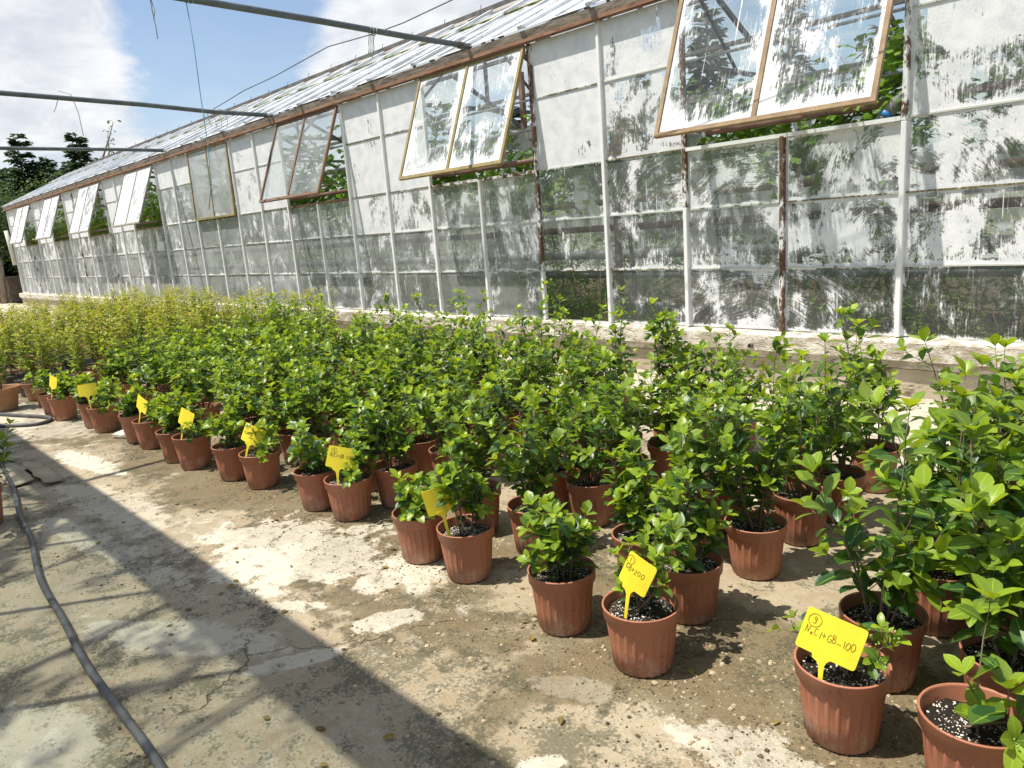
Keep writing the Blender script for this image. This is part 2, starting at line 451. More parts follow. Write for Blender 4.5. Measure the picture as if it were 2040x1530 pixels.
mat_glass()
mat_bar('white_painted_bar', (0.80, 0.80, 0.78), (0.17, 0.095, 0.055), 0.0)
mat_bar('dull_glazing_bar', (0.55, 0.56, 0.50), (0.20, 0.17, 0.07), 0.25)
mat_bar('roof_bar', (0.74, 0.77, 0.79), (0.30, 0.31, 0.14), 0.05)
mat_noisy('rust_rail', (0.22, 0.115, 0.07), (0.31, 0.185, 0.12), 5.0, 0.75, 0.25, 0.5, 0.006, (0.6, 3, 3), c3=(0.10, 0.05, 0.03), c3t=(0.55, 0.68))
mat_noisy('eave_board', (0.16, 0.132, 0.108), (0.33, 0.275, 0.225), 6.0, 0.85, 0.2, 0.9, 0.02, (0.7, 3, 3), c3=(0.36, 0.28, 0.2), c3t=(0.56, 0.7))
mat_noisy('moss_strip', (0.14, 0.15, 0.045), (0.34, 0.33, 0.16), 9.0, 0.9, 0.1, 0.8, 0.02, c3=(0.05, 0.045, 0.02), c3t=(0.55, 0.65))
mat_noisy('weathered_board', (0.36, 0.34, 0.31), (0.25, 0.22, 0.19), 4.0, 0.85, 0.2, 0.5, 0.01, (0.5, 3, 3), c3=(0.16, 0.10, 0.06), c3t=(0.6, 0.66))
mat_noisy('ridge_dark', (0.10, 0.095, 0.09), (0.18, 0.17, 0.16), 4.0, 0.7, 0.3)
mat_noisy('ledge_concrete', (0.40, 0.35, 0.275), (0.66, 0.62, 0.53), 6.5, 0.92, 0.15, 1.0, 0.025, (1, 1, 1.6), 10.0, c3=(0.22, 0.18, 0.13), c3t=(0.58, 0.64), lo=.42, hi=.56)
mat_noisy('base_concrete', (0.37, 0.31, 0.23), (0.50, 0.44, 0.34), 2.6, 0.92, 0.15, 1.0, 0.02, (1, 1, 1.6), 8.0, c3=(0.17, 0.13, 0.09), c3t=(0.56, 0.66))
mat_noisy('interior_steel', (0.10, 0.09, 0.085), (0.17, 0.155, 0.145), 6.0, 0.6, 0.4, 0.2, 0.004)
mat_noisy('brown_pipe', (0.17, 0.085, 0.055), (0.24, 0.14, 0.10), 7.0, 0.6, 0.4, 0.3, 0.004)
mat_noisy('grey_pipe', (0.42, 0.43, 0.43), (0.30, 0.30, 0.30), 5.0, 0.55, 0.4, 0.2, 0.004)
mat_noisy('pale_board', (0.66, 0.67, 0.66), (0.56, 0.56, 0.54), 3.0, 0.7, 0.3, 0.2, 0.004)
mat_noisy('overhead_pipe', (0.085, 0.105, 0.105), (0.13, 0.15, 0.15), 5.0, 0.5, 0.45, 0.2, 0.004, c3=(0.16, 0.11, 0.08), c3t=(0.64, 0.72))
mat_noisy('hose_rubber', (0.06, 0.06, 0.06), (0.10, 0.10, 0.10), 9.0, 0.5, 0.45, 0.3, 0.004, c3=(0.26, 0.24, 0.2), c3t=(0.62, 0.75))
mat_noisy('bed_soil', (0.06, 0.042, 0.026), (0.12, 0.085, 0.052), 3.0, 0.95, 0.1, 1.0, 0.05)
mat_noisy('shade_toned_concrete', (0.15, 0.12, 0.09), (0.21, 0.175, 0.135), 2.6, 0.92, 0.15, 0.8, 0.02)  # rear footing concrete, the dimness of the interior put into its colour
mat_noisy('outer_earth', (0.13, 0.11, 0.06), (0.10, 0.12, 0.045), 0.6, 0.95, 0.1, 1.0, 0.05)
mat_noisy('bark', (0.10, 0.075, 0.05), (0.17, 0.13, 0.095), 6.0, 0.9, 0.15, 0.9, 0.02, (2, 2, 0.5))
mat_noisy('pale_bark', (0.33, 0.28, 0.22), (0.22, 0.18, 0.14), 5.0, 0.9, 0.15, 0.7, 0.02, (2, 2, 0.6))
mat_noisy('shrub_stem', (0.14, 0.095, 0.065), (0.24, 0.18, 0.13), 40.0, 0.75, 0.3, 0.3, 0.002)
mat_noisy('red_stem', (0.26, 0.10, 0.045), (0.20, 0.13, 0.05), 30.0, 0.75, 0.3, 0.3, 0.002)
mat_noisy('berry_green', (0.20, 0.30, 0.06), (0.32, 0.40, 0.12), 60.0, 0.5, 0.4, 0.1, 0.001)
mat_noisy('perlite', (0.74, 0.71, 0.63), (0.58, 0.54, 0.46), 60.0, 0.9, 0.2, 0.3, 0.002)
mat_noisy('gravel', (0.42, 0.34, 0.22), (0.25, 0.195, 0.12), 25.0, 0.85, 0.25, 0.4, 0.003, lo=.4, hi=.6, c3=(0.54, 0.47, 0.34), c3t=(0.58, 0.64))
mat_noisy('crumbs', (0.07, 0.055, 0.034), (0.15, 0.115, 0.07), 25.0, 0.95, 0.1, 0.6, 0.004)
mat_noisy('cardboard', (0.42, 0.36, 0.25), (0.30, 0.255, 0.18), 5.0, 0.9, 0.1, 0.5, 0.004)
mat_noisy('brown_paper', (0.50, 0.37, 0.19), (0.42, 0.30, 0.15), 5.0, 0.8, 0.2, 0.5, 0.01)
mat_noisy('grey_sheet', (0.55, 0.55, 0.53), (0.45, 0.45, 0.43), 5.0, 0.7, 0.2, 0.3, 0.004)
mat_noisy('dark_brown_box', (0.10, 0.075, 0.06), (0.16, 0.115, 0.09), 5.0, 0.7, 0.2, 0.3, 0.004)
mat_noisy('white_bag', (0.80, 0.82, 0.82), (0.68, 0.70, 0.71), 9.0, 0.35, 0.5, 0.6, 0.01)
def mat_clear_plastic():
    m, t = new_mat('bottle_plastic')
    n = t.noise(objc(t), 30.0, 3.0)
    tr = t.n('ShaderNodeBsdfTransparent', {'Color': (0.85, 0.90, 0.90, 1)}).outputs[0]
    df = bsdf(t, (0.55, 0.58, 0.58), 0.25, 0.6, bump(t, n, 0.4, 0.01))
    finish(t, t.ms(t.m('MULTIPLY_ADD', n, 0.4, 0.12), tr, df))


mat_clear_plastic()
mat_noisy('blue_label', (0.05, 0.20, 0.55), (0.08, 0.26, 0.62), 9.0, 0.4, 0.5, 0.1, 0.001)
mat_noisy('downpipe_white', (0.72, 0.72, 0.64), (0.6, 0.6, 0.5), 4.0, 0.55, 0.4, 0.1, 0.002)
mat_noisy('twine_pale', (0.38, 0.42, 0.36), (0.30, 0.34, 0.30), 30.0, 0.9, 0.1, 0.3, 0.002)
mat_noisy('twine_blue', (0.16, 0.36, 0.42), (0.20, 0.42, 0.48), 30.0, 0.8, 0.2, 0.3, 0.002)
mat_noisy('cable_grey', (0.11, 0.11, 0.115), (0.15, 0.15, 0.155), 30.0, 0.6, 0.3, 0.1, 0.001)
mat_noisy('tag_yellow', (0.85, 0.70, 0.04), (0.80, 0.64, 0.035), 14.0, 0.42, 0.4, 0.06, 0.002, c3=(0.55, 0.42, 0.05), c3t=(0.66, 0.8))
mat_noisy('pen_ink', (0.20, 0.155, 0.015), (0.17, 0.13, 0.012), 30.0, 0.6, 0.3, 0.0, 0.001)
mat_pot('terracotta_plastic', (0.39, 0.152, 0.084), (0.31, 0.112, 0.062), (0.52, 0.38, 0.31))
mat_pot('tan_plastic', (0.47, 0.24, 0.115), (0.42, 0.21, 0.10), (0.55, 0.42, 0.30))
mat_pot('black_plastic', (0.03, 0.032, 0.036), (0.05, 0.052, 0.056), (0.22, 0.2, 0.18))
mat_soil()
mat_leaf('shrub_leaf', (0.017, 0.058, 0.022), (0.045, 0.112, 0.026), (0.27, 0.385, 0.026), (0.62, 0.72, 0.015, 1), (0.13, 0.30, 0.015, 1), 0.36, 0.42)
mat_leaf('dead_leaf', (0.16, 0.10, 0.04), (0.22, 0.15, 0.06), (0.34, 0.26, 0.07), (0.3, 0.2, 0.05, 1), (0.2, 0.12, 0.04, 1), 0.7, 0.2)
mat_leaf('sapling_leaf', (0.10, 0.19, 0.022), (0.20, 0.24, 0.03), (0.42, 0.37, 0.045), (0.62, 0.60, 0.03, 1), (0.28, 0.46, 0.03, 1), 0.5, 0.3)
mat_leaf('vine_leaf', (0.06, 0.14, 0.022), (0.10, 0.20, 0.03), (0.24, 0.38, 0.04), (0.52, 0.70, 0.03, 1), (0.28, 0.50, 0.03, 1), 0.5, 0.3)
mat_leaf('bush_leaf', (0.06, 0.145, 0.03), (0.10, 0.21, 0.04), (0.34, 0.37, 0.05), (0.60, 0.64, 0.03, 1), (0.24, 0.46, 0.03, 1), 0.5, 0.3)
mat_leaf('needle', (0.022, 0.052, 0.030), (0.035, 0.075, 0.040), (0.075, 0.11, 0.05), (0.10, 0.16, 0.05, 1), (0.05, 0.10, 0.04, 1), 0.6, 0.2)
mat_leaf('tree_leaf', (0.02, 0.045, 0.016), (0.035, 0.068, 0.02), (0.085, 0.12, 0.03), (0.15, 0.21, 0.03, 1), (0.06, 0.12, 0.025, 1), 0.5, 0.3)
mat_concrete()


# ------------------------------------------------------------------ mesh helpers
class MB:
    def __init__(s):
        s.v, s.f = [], []

    def add(s, vs_, fs_):
        o = len(s.v)
        s.v += [tuple(p) for p in vs_]
        s.f += [tuple(i + o for i in f) for f in fs_]
        return s

    def box(s, c, size, rot=None):
        hx, hy, hz = (k / 2 for k in size)
        pts = [Vector((a * hx, b * hy, d * hz)) for d in (-1, 1) for b in (-1, 1) for a in (-1, 1)]
        if rot is not None:
            pts = [rot @ p for p in pts]
        c = Vector(c)
        return s.add([p + c for p in pts], [(0, 2, 3, 1), (4, 5, 7, 6), (0, 1, 5, 4), (2, 6, 7, 3), (0, 4, 6, 2), (1, 3, 7, 5)])

    def beam(s, a, b, w, h, up=(0, 0, 1)):
        a, b = Vector(a), Vector(b)
        d = (b - a).normalized()
        up = Vector(up)
        sx = d.cross(up)
        if sx.length < 1e-4:
            sx = d.cross(Vector((0, 1, 0)))
        sx.normalize()
        uz = sx.cross(d)
        pts = [p + sx * (i * w / 2) + uz * (j * h / 2) for p in (a, b) for j in (-1, 1) for i in (-1, 1)]
        return s.add(pts, [(0, 1, 3, 2), (4, 6, 7, 5), (0, 4, 5, 1), (2, 3, 7, 6), (0, 2, 6, 4), (1, 5, 7, 3)])

    def tube(s, pts, r, n=8, caps=True):
        pts = [Vector(p) for p in pts]
        rs = r if isinstance(r, (list, tuple)) else [r] * len(pts)
        o = len(s.v)
        last = None
        for i, p in enumerate(pts):
            d = (pts[min(i + 1, len(pts) - 1)] - pts[max(i - 1, 0)])
            d = d.normalized() if d.length > 1e-9 else Vector((0, 0, 1))
            if last is None:
                a = d.cross(Vector((0.13, 0.21, 1)) if abs(d.z) < 0.9 else Vector((1, 0.2, 0))).normalized()
            else:
                a = (last - d * last.dot(d)).normalized()
            last = a
            b = d.cross(a)
            for k in range(n):
                th = 2 * math.pi * k / n
                s.v.append(tuple(p + (a * math.cos(th) + b * math.sin(th)) * rs[i]))
        for i in range(len(pts) - 1):
            for k in range(n):
                k2 = (k + 1) % n
                s.f.append((o + i * n + k, o + i * n + k2, o + (i + 1) * n + k2, o + (i + 1) * n + k))
        if caps:
            s.f.append(tuple(o + k for k in reversed(range(n))))
            s.f.append(tuple(o + (len(pts) - 1) * n + k for k in range(n)))
        return s

    def lathe(s, prof, n=32, mod=None):
        o = len(s.v)
        for i, (r, z) in enumerate(prof):
            for k in range(n):
                th = 2 * math.pi * k / n
                rr = r * (mod(i, k) if mod else 1)
                s.v.append((rr * math.cos(th), rr * math.sin(th), z))
        for i in range(len(prof) - 1):
            for k in range(n):
                k2 = (k + 1) % n
                s.f.append((o + i * n + k, o + i * n + k2, o + (i + 1) * n + k2, o + (i + 1) * n + k))
        return s

    def mesh(s, name, mat, smooth=False):
        me = bpy.data.meshes.new(name)
        me.from_pydata(s.v, [], s.f)
        me.materials.append(MATS[mat])
        if smooth:
            me.polygons.foreach_set('use_smooth', [True] * len(me.polygons))
        me.update()
        return me


def link(name, data, parent=None, loc=None, **props):
    o = bpy.data.objects.new(name, data)
    col.objects.link(o)
    if parent is not None:
        o.parent = parent
    if loc is not None:
        o.location = loc
    for k, v in props.items():
        o[k] = v
    return o


def thing(name, label, category, loc=(0, 0, 0), rz=0.0, group=None, data=None):
    o = bpy.data.objects.new(name, data)
    col.objects.link(o)
    o.location = loc
    o.rotation_euler = (0, 0, rz)
    o['label'] = label
    o['category'] = category
    if group:
        o['group'] = group
    return o


def bevel_mesh(me, w, seg=2):
    import bmesh
    bm = bmesh.new()
    bm.from_mesh(me)
    bmesh.ops.bevel(bm, geom=list(bm.edges), offset=w, segments=seg, affect='EDGES', profile=0.6)
    bm.to_mesh(me)
    bm.free()
    return me


# ------------------------------------------------------------------ ground
def ground():
    b = MB()
    n = 40
    b.add([(-500, -500, -0.03), (500, -500, -0.03), (500, 500, -0.03), (-500, 500, -0.03)], [(0, 1, 2, 3)])
    link('ground', b.mesh('ground', 'outer_earth'), kind='structure')
    b = MB()
    b.box((-16, 1.0, -0.05), (46, 10.6, 0.1))
    link('concrete_yard', b.mesh('concrete_yard', 'yard_concrete'), kind='structure')


ground()

# ------------------------------------------------------------------ the greenhouse
X0, W = -2.0629, 0.9534            # mullion k stands at X0 - k*W
YW = 6.2                           # glass plane
KA, KB = -4, 32
ROWZ = [0.47, 1.025, 1.58, 2.13, 2.885, 3.455]


def kx(k):
    return X0 - k * W


GH = thing('greenhouse', 'long whitewashed glass greenhouse with rusty eaves and hinged vents on a concrete ledge', 'greenhouse')

pane_mesh = {}


def pane_of(w, h, name='pane'):
    key = (round(w, 3), round(h, 3))
    if key not in pane_mesh:
        pane_mesh[key] = MB().box((0, 0, 0), (w, 0.004, h)).mesh(name, 'whitewashed_glass')
    return pane_mesh[key]


# paint cover of each fixed pane as it stands in the photograph: {column k (from mullion k to k+1): (rows from the bottom)}
COVER = {-1: (0.15, 0.48, 0.60, 0.74, 0.82), 0: (0.32, 0.52, 0.5), 1: (0.40, 0.33, 0.42), 2: (0.25, 0.22, 0.26, 0.58, 0.74), 3: (0.01, 0.13, 0.16, 0.95, 0.90),
         4: (0.22, 0.28, 0.30), 5: (0.14, 0.18, 0.24), 6: (0.26, 0.24, 0.62, 0.90, 0.93), 7: (0.34, 0.34, 0.74, 0.82, 0.85), 8: (0.3, 0.22, 0.28), 9: (0.26, 0.2, 0.26),
         10: (0.3, 0.22, 0.3, 0.87, 0.93), 11: (0.22, 0.2, 0.3, 0.70, 0.78), 12: (0.16, 0.16, 0.14), 13: (0.12, 0.14, 0.1), 14: (0.1, 0.12, 0.1, 0.30, 0.95), 15: (0.24, 0.24, 0.34, 0.36, 0.95)}
BRUSH = {(-1, 2): 0.75, (0, 0): 0.7, (0, 1): 0.75, (0, 2): 0.8, (1, 0): 0.85, (1, 1): 0.6, (1, 2): 0.95, (2, 2): 0.8, (2, 0): 0.4, (4, 1): 0.5, (4, 2): 0.7, (5, 2): 0.6,
         (6, 1): 0.8, (6, 2): 0.25, (7, 2): 0.2, (7, 0): 0.3, (10, 0): 0.6, (3, 3): 0.1, (-1, 1): 0.3}
FILM = {-1: 0.16, 0: 0.22, 1: 0.32, 2: 0.26, 3: 0.24, 4: 0.60, 5: 0.60, 6: 0.52, 7: 0.58, 8: 0.70, 9: 0.70}


from statistics import NormalDist


def set_paint(o, cover, film, brush=0.0):
    """share of the pane still covered by whitewash, dirt film, brushed rather than run paint"""
    c = min(0.985, max(0.004, cover))
    o['paint'] = float(c)
    o['bare'] = float(0.5 - 0.086 * NormalDist().inv_cdf(c))
    o['film'] = float(film)
    o['brush'] = float(brush)


def build_wall():
    for k in range(KA, KB):
        win = (k % 4) in (0, 1) and k < KB - 1
        for r in range(5):
            if win and r >= 3:
                continue
            z0, z1 = ROWZ[r], ROWZ[r + 1]
            h = z1 - z0 - 0.012
            if win and r == 2:
                h -= 0.02
            o = link('pane', pane_of(W - 0.03, h), GH, (kx(k) - W / 2, YW, (z0 + z1) / 2 - (0.01 if win and r == 2 else 0)))
            cov = COVER.get(k)
            if cov and r < len(cov):
                p = cov[r]
            elif r >= 3:
                p = rnd.uniform(0.76, 0.93)
            elif r == 2:
                p = rnd.uniform(0.2, 0.5)
            else:
                p = rnd.uniform(0.12, 0.36)
            br = BRUSH.get((k, r), 0.45 if (r < 3 and rnd.random() < 0.3) else 0.06)
            fi = FILM.get(k, 0.72 + rnd.uniform(0, 0.25)) * (0.2 if (k, r) in ((3, 0),) else 1.0)
            set_paint(o, p, fi, br)
            if k == 3 and r == 0:
                o['label'] = 'clean clear pane'
    # mullions, glazing bars
    mm = {}
    for k in range(KA, KB + 1):
        below = (k % 4) == 1 and k < KB - 1
        top = 2.12 if below else 3.45
        h = top - 0.47
        rusty = {1: 0.62, 2: 0.3, 4: 0.5, 0: 0.1, 23: 0.5, 20: 0.45, 29: .45}.get(k, rnd.choice((0.0, 0.05, 0.1, 0.15)))
        segs = [(0.47, top, rusty)]
        if k in (2, 4):
            segs = [(0.47, 1.6 if k == 2 else 1.02, 0.0), (1.6 if k == 2 else 1.02, top, 0.62)]
        if k == 0:
            segs = [(0.47, 2.1, 0.0), (2.1, top, 0.45)]
        for (za, zb, ru) in segs:
            key = round(zb - za, 3)
            if key not in mm:
                mm[key] = bevel_mesh(MB().box((0, 0, 0), (0.042, 0.05, zb - za)).mesh('mullion', 'white_painted_bar'), 0.006, 1)
            o = link('mullion', mm[key], GH, (kx(k), YW - 0.018, (za + zb) / 2))
            o['rust'] = float(ru)
    gb = MB().box((0, 0, 0), (W - 0.044, 0.018, 0.013)).mesh('glazing_bar', 'dull_glazing_bar')
    for k in range(KA, KB):
        win = (k % 4) in (0, 1) and k < KB - 1
        for r in range(1, 5):
            if win and r >= 3:
                continue
            o = link('glazing_bar', gb, GH, (kx(k) - W / 2, YW - 0.004, ROWZ[r]))
            o['rust'] = float(rnd.uniform(0.0, 0.5))


build_wall()

WCOL = {-1: 'frame_ochre', 0: 'frame_orange', 1: 'frame_olive', 2: 'frame_rust', 3: 'frame_olive', 4: 'frame_grey', 5: 'frame_grey', 6: 'frame_grey', 7: 'frame_grey'}
mat_wood_frame('frame_orange', (0.23, 0.15, 0.08), (0.31, 0.22, 0.12))
mat_wood_frame('frame_ochre', (0.36, 0.24, 0.09), (0.30, 0.19, 0.07))
mat_wood_frame('frame_olive', (0.32, 0.245, 0.10), (0.22, 0.18, 0.08))
mat_wood_frame('frame_rust', (0.22, 0.105, 0.065), (0.19, 0.135, 0.085))
mat_wood_frame('frame_grey', (0.22, 0.20, 0.15), (0.34, 0.33, 0.28))
WPAINT = {-1: (.7, .7), 0: (0.40, 0.38), 1: (0.42, 0.40), 2: (0.02, 0.004), 3: (0.16, 0.02), 4: (0.72, 0.76), 5: (0.52, 0.76), 6: (0.55, 0.74), 7: (0.70, 0.74)}
WFILM = {-1: .2, 0: 0.12, 1: 0.26, 2: 0.55, 3: 1.0, 4: 0.75, 5: 0.75, 6: 0.75, 7: 0.75}
WNAME = {0: 'orange-brown framed vent propped open', 1: 'ochre framed vent propped open, streaked white', 2: 'rust-red framed vent with bare glass', 3: 'closed vent with grey dirty glass'}


def build_windows():
    ww = 2 * W - 0.05
    L = 1.315
    t = 0.037
    for j in range(-1, 8):
        k0 = 4 * j
        xc = kx(k0 + 1)
        ang = {3: R(1.2), 2: R(21.5), -1: R(8)}.get(j, R(20.8 + rnd.uniform(-.6, .6)))
        b = MB()
        # local: hinge along X at the origin, sash hangs down to -L in Z
        b.box((0, 0, -t / 2), (ww, 0.035, t))
        b.box((0, 0, -L + t / 2), (ww, 0.04, t))
        for s in (-1, 1):
            b.box((s * (ww / 2 - t / 2), 0, -L / 2), (t, 0.035, L - 2 * t))
        wn = link('window', b.mesh('window', WCOL[j]), GH, (xc, YW - 0.045, 3.435))
        wn.rotation_euler = (-ang, 0, 0)
        if j in WNAME:
            wn['label'] = WNAME[j]
        cbm = MB().box((0, 0, -L / 2), (0.04, 0.03, L - 2 * t)).mesh('centre_bar', WCOL[j])
        link('centre_bar', cbm, wn)
        pw = (ww - 2 * t - 0.04) / 2
        ph = L - 2 * t
        for i, s in enumerate((1, -1)):
            o = link('pane', pane_of(pw, ph), wn, (s * (0.02 + pw / 2), 0, -L / 2))
            set_paint(o, WPAINT[j][i], WFILM[j])
            o['rim'] = {0: 0.055, 1: 0.045}.get(j, 0.0)
        # opening: sill bar, jambs, prop
        sb = MB().box((0, 0, 0), (2 * W - 0.05, 0.06, 0.032)).mesh('opening_sill', 'white_painted_bar')
        o = link('opening_sill', sb, GH, (xc, YW - 0.01, 2.122))
        o['rust'] = {0: 0.32, 1: 0.55, 2: 0.85}.get(j, 0.7)
        pr = MB().tube([(0.6, 0.02, -L + 0.1), (0.6, 0.42, -L + 0.35)], 0.008, 6).mesh('prop_rod', 'brown_pipe')
        link('prop_rod', pr, wn)


build_windows()


def build_eaves():
    xa, xb = kx(KB) - 0.1, kx(KA) + 0.1
    xs = [xa]
    while xs[-1] < xb - 4.5:
        xs.append(xs[-1] + rnd.uniform(3.2, 4.4))
    xs.append(xb)
    for a, b_ in zip(xs, xs[1:]):
        m = MB()
        n = 18
        # rough board: front face wavers a little, top lip
        V, F = [], []
        for i in range(n + 1):
            x = a + (b_ - a) * i / n
            w1 = 0.008 * noise.noise(Vector((x * 3, 0, 0)))
            w2 = 0.010 * noise.noise(Vector((x * 2.2, 5, 0)))
            V += [(x, 6.105 + w1, 3.492 + w2 * .5), (x, 6.09 + w1, 3.565 + w2 * .5), (x, 6.19, 3.575), (x, 6.19, 3.492)]
        for i in range(n):
            for q in range(4):
                q2 = (q + 1) % 4
                F.append((i * 4 + q, i * 4 + q2, (i + 1) * 4 + q2, (i + 1) * 4 + q))
        F += [(3, 2, 1, 0), tuple(n * 4 + q for q in range(4))]
        m.add(V, F)
        link('eave_board', m.mesh('eave_board', 'eave_board'), GH)
        m = MB()
        m.box(((a + b_) / 2, 6.142, 3.472), (b_ - a - 0.004, 0.075, 0.038))
        m.box(((a + b_) / 2, 6.125, 3.446), (b_ - a - 0.004, 0.012, 0.022))
        link('rust_rail', m.mesh('rust_rail', 'rust_rail'), GH)
    # concrete footing: ledge, step, base - cast in lengths
    xs = [xa - .15]
    while xs[-1] < xb - 7:
        xs.append(xs[-1] + rnd.uniform(5.2, 6.6))
    xs.append(xb + .1)
    for a, b_ in zip(xs, xs[1:]):
        n = 30
        for nm, y0, z0, z1, mt, amp in (('concrete_ledge', 6.062, 0.305, 0.455, 'ledge_concrete', 0.010), ('ledge_step', 6.115, 0.235, 0.303, 'ledge_concrete', 0.006), ('footing_wall', 6.138, -0.02, 0.233, 'base_concrete', 0.007)):
            V, F = [], []
            for i in range(n + 1):
                x = a + 0.003 + (b_ - a - 0.006) * i / n
                q = amp * noise.noise(Vector((x * 2.1, y0 * 7, 0)))
                s = amp * noise.noise(Vector((x * 3.7, y0 * 3, 4)))
                top = z1 + (0.012 if nm == 'concrete_ledge' else 0)
                V += [(x, y0 + q, z0 + s * .6), (x, y0 + q * .5, z1 - 0.01 + s * .5), (x, y0 + 0.015, z1 + s * .3), (x, 6.26, top), (x, 6.26, z0)]
            for i in range(n):
                for c in range(5):
                    c2 = (c + 1) % 5
                    F.append((i * 5 + c, i * 5 + c2, (i + 1) * 5 + c2, (i + 1) * 5 + c))
            F += [(4, 3, 2, 1, 0), tuple(n * 5 + c for c in range(5))]
            link(nm, MB().add(V, F).mesh(nm, mt, False), GH)
    for (x, z) in ((-3.25, 0.345), (-5.97, 0.345), (-8.8, .345), (-0.6, .345)):
        m = MB().lathe([(0.016, -0.05), (0.022, -0.05), (0.023, 0.02), (0.017, 0.02), (0.016, -0.05)], 14)
        m.add([(0.0165 * math.cos(i * .5), 0.0165 * math.sin(i * .5), -0.02) for i in range(12)], [tuple(range(12))])
        o = link('drain_pipe', m.mesh('drain_pipe', 'interior_steel'), GH, (x, 6.055, z))
        o.rotation_euler = (R(90), 0, 0)


build_eaves()

RY, RZ = 9.1, 5.0                  # ridge
EY, EZ = 6.10, 3.578               # eave edge
YB = 12.1                          # rear wall
PITCH = math.atan2(RZ - EZ, RY - EY)
SL = math.hypot(RZ - EZ, RY - EY)


def build_roof():
    ux = Vector((0, math.cos(PITCH), math.sin(PITCH)))
    un = Vector((0, -math.sin(PITCH), math.cos(PITCH)))
    E0 = Vector((0, EY, EZ))
    courses = [(0.0, 0.95, 0.012), (0.93, 1.9, 0.020), (1.88, 2.62, 0.028)]
    rm = {}
    for (a, b_, off) in courses:
        me = MB().box((0, 0, 0), (W - 0.03, b_ - a, 0.004)).mesh('roof_pane', 'whitewashed_glass')
        rm[a] = me
    rp_ = {}
    for (a, b_, off) in courses:
        rp_[a] = MB().box((0, 0, 0), (W - 0.03, 0.004, b_ - a)).mesh('roof_pane', 'whitewashed_glass')
    for k in range(KA, KB):
        for (a, b_, off) in courses:
            c = E0 + ux * ((a + b_) / 2) + un * off
            o = link('roof_pane', rp_[a], GH, (kx(k) - W / 2, c.y, c.z))
            o.rotation_euler = (PITCH - R(90), 0, 0)
            set_paint(o, rnd.uniform(0.35, 0.6), rnd.uniform(0.85, 1.0))
            # far slope: barer glass
        q0 = Vector((0, YB, EZ - 0.05))
        q1 = Vector((0, RY, RZ - 0.01))
        c = (q0 + q1) / 2
        if 'far' not in rm:
            rm['far'] = MB().box((0, 0, 0), (W - 0.03, 0.004, (q1 - q0).length)).mesh('far_roof_pane', 'whitewashed_glass')
        if not (k in (0, 5, 9) or rnd.random() < 0.08):
            o = link('far_roof_pane', rm['far'], GH, (kx(k) - W / 2, c.y, c.z))
            o.rotation_euler = (R(90) - math.atan2(q1.z - q0.z, q0.y - q1.y), 0, 0)
            set_paint(o, rnd.uniform(0.0, 0.15), rnd.uniform(0.03, 0.25))
        r = rnd.random
    # glazing bars of the near slope, in lapped lengths
    lo = MB().box((0, 0, 0), (0.075, 1.9, 0.035)).mesh('roof_bar', 'roof_bar')
    up = MB().box((0, 0, 0), (0.08, 0.86, 0.04)).mesh('roof_bar', 'roof_bar')
    for k in range(KA, KB + 1):
        for me, mid, off, ln in ((lo, 0.93 + rnd.uniform(-.03, .03), 0.034, 1.9), (up, 2.2 + rnd.uniform(-.05, .05), 0.062, .86)):
            c = E0 + ux * mid + un * off
            o = link('roof_bar', me, GH, (kx(k), c.y, c.z))
            o.rotation_euler = (PITCH + (R(0.9) if me is up else 0), 0, rnd.uniform(-.006, .006))
            o['rust'] = rnd.uniform(0, .25)
        # half bars between, thinner: lap joints of the sheets
        c = E0 + ux * 1.28 + un * 0.026
        o = link('lap_bar', MB().box((0, 0, 0), (0.045, 2.5, 0.016)).mesh('lap_bar', 'roof_bar') if k == KA else bpy.data.meshes['lap_bar'], GH, (kx(k) - W / 2, c.y, c.z))
        o.rotation_euler = (PITCH, 0, 0)
        o['rust'] = rnd.uniform(0.1, .4)
    xa, xb = kx(KB), kx(KA)
    xs = np.linspace(xa, xb, 10)
    for a, b_ in zip(xs, xs[1:]):
        for mid, wd, off, mt, nm in ((1.84, 0.085, 0.036, 'moss_strip', 'moss_strip'), (2.86, 0.5, 0.03, 'weathered_board', 'ridge_board')):
            c = E0 + ux * mid + un * off
            n = 14
            V, F = [], []
            for i in range(n + 1):
                x = a + 0.002 + (b_ - a - .004) * i / n
                for s, hh in ((-1, -0.01), (-1, 0.012), (1, 0.012), (1, -0.01)):
                    wob = 0.012 * noise.noise(Vector((x * 2.7, s * 3, mid)))
                    p = Vector((x, 0, 0)) + E0 + ux * (mid + s * (wd / 2) + wob) + un * (off + hh + 0.006 * noise.noise(Vector((x * 4, mid, s))))
                    V.append(tuple(p))
            for i in range(n):
                for q in range(4):
                    q2 = (q + 1) % 4
                    F.append((i * 4 + q, i * 4 + q2, (i + 1) * 4 + q2, (i + 1) * 4 + q))
            F += [(3, 2, 1, 0), tuple(n * 4 + q for q in range(4))]
            link(nm, MB().add(V, F).mesh(nm, mt), GH)
        link('ridge_beam', MB().box(((a + b_) / 2, RY + 0.02, RZ + 0.035), (b_ - a - .004, 0.10, 0.11)).mesh('ridge_beam', 'ridge_dark'), GH)
    # brown battens crossing the ridge boards, small hooks standing up at the ridge
    bt = MB().box((0, 0, 0), (0.03, 0.5, 0.02)).mesh('ridge_batten', 'brown_pipe')
    hk = MB().tube([(0, 0, 0), (0, 0.01, 0.07), (0, 0.03, 0.09)], 0.006, 5).mesh('ridge_hook', 'interior_steel')
    for k in range(KA, KB, 1):
        if rnd.random() < 0.55:
            c = E0 + ux * 2.86 + un * 0.052
            o = link('ridge_batten', bt, GH, (kx(k) - rnd.uniform(.2, .7), c.y, c.z))
            o.rotation_euler = (PITCH, 0, 0)
        link('ridge_hook', hk, GH, (kx(k), RY, RZ + 0.085))
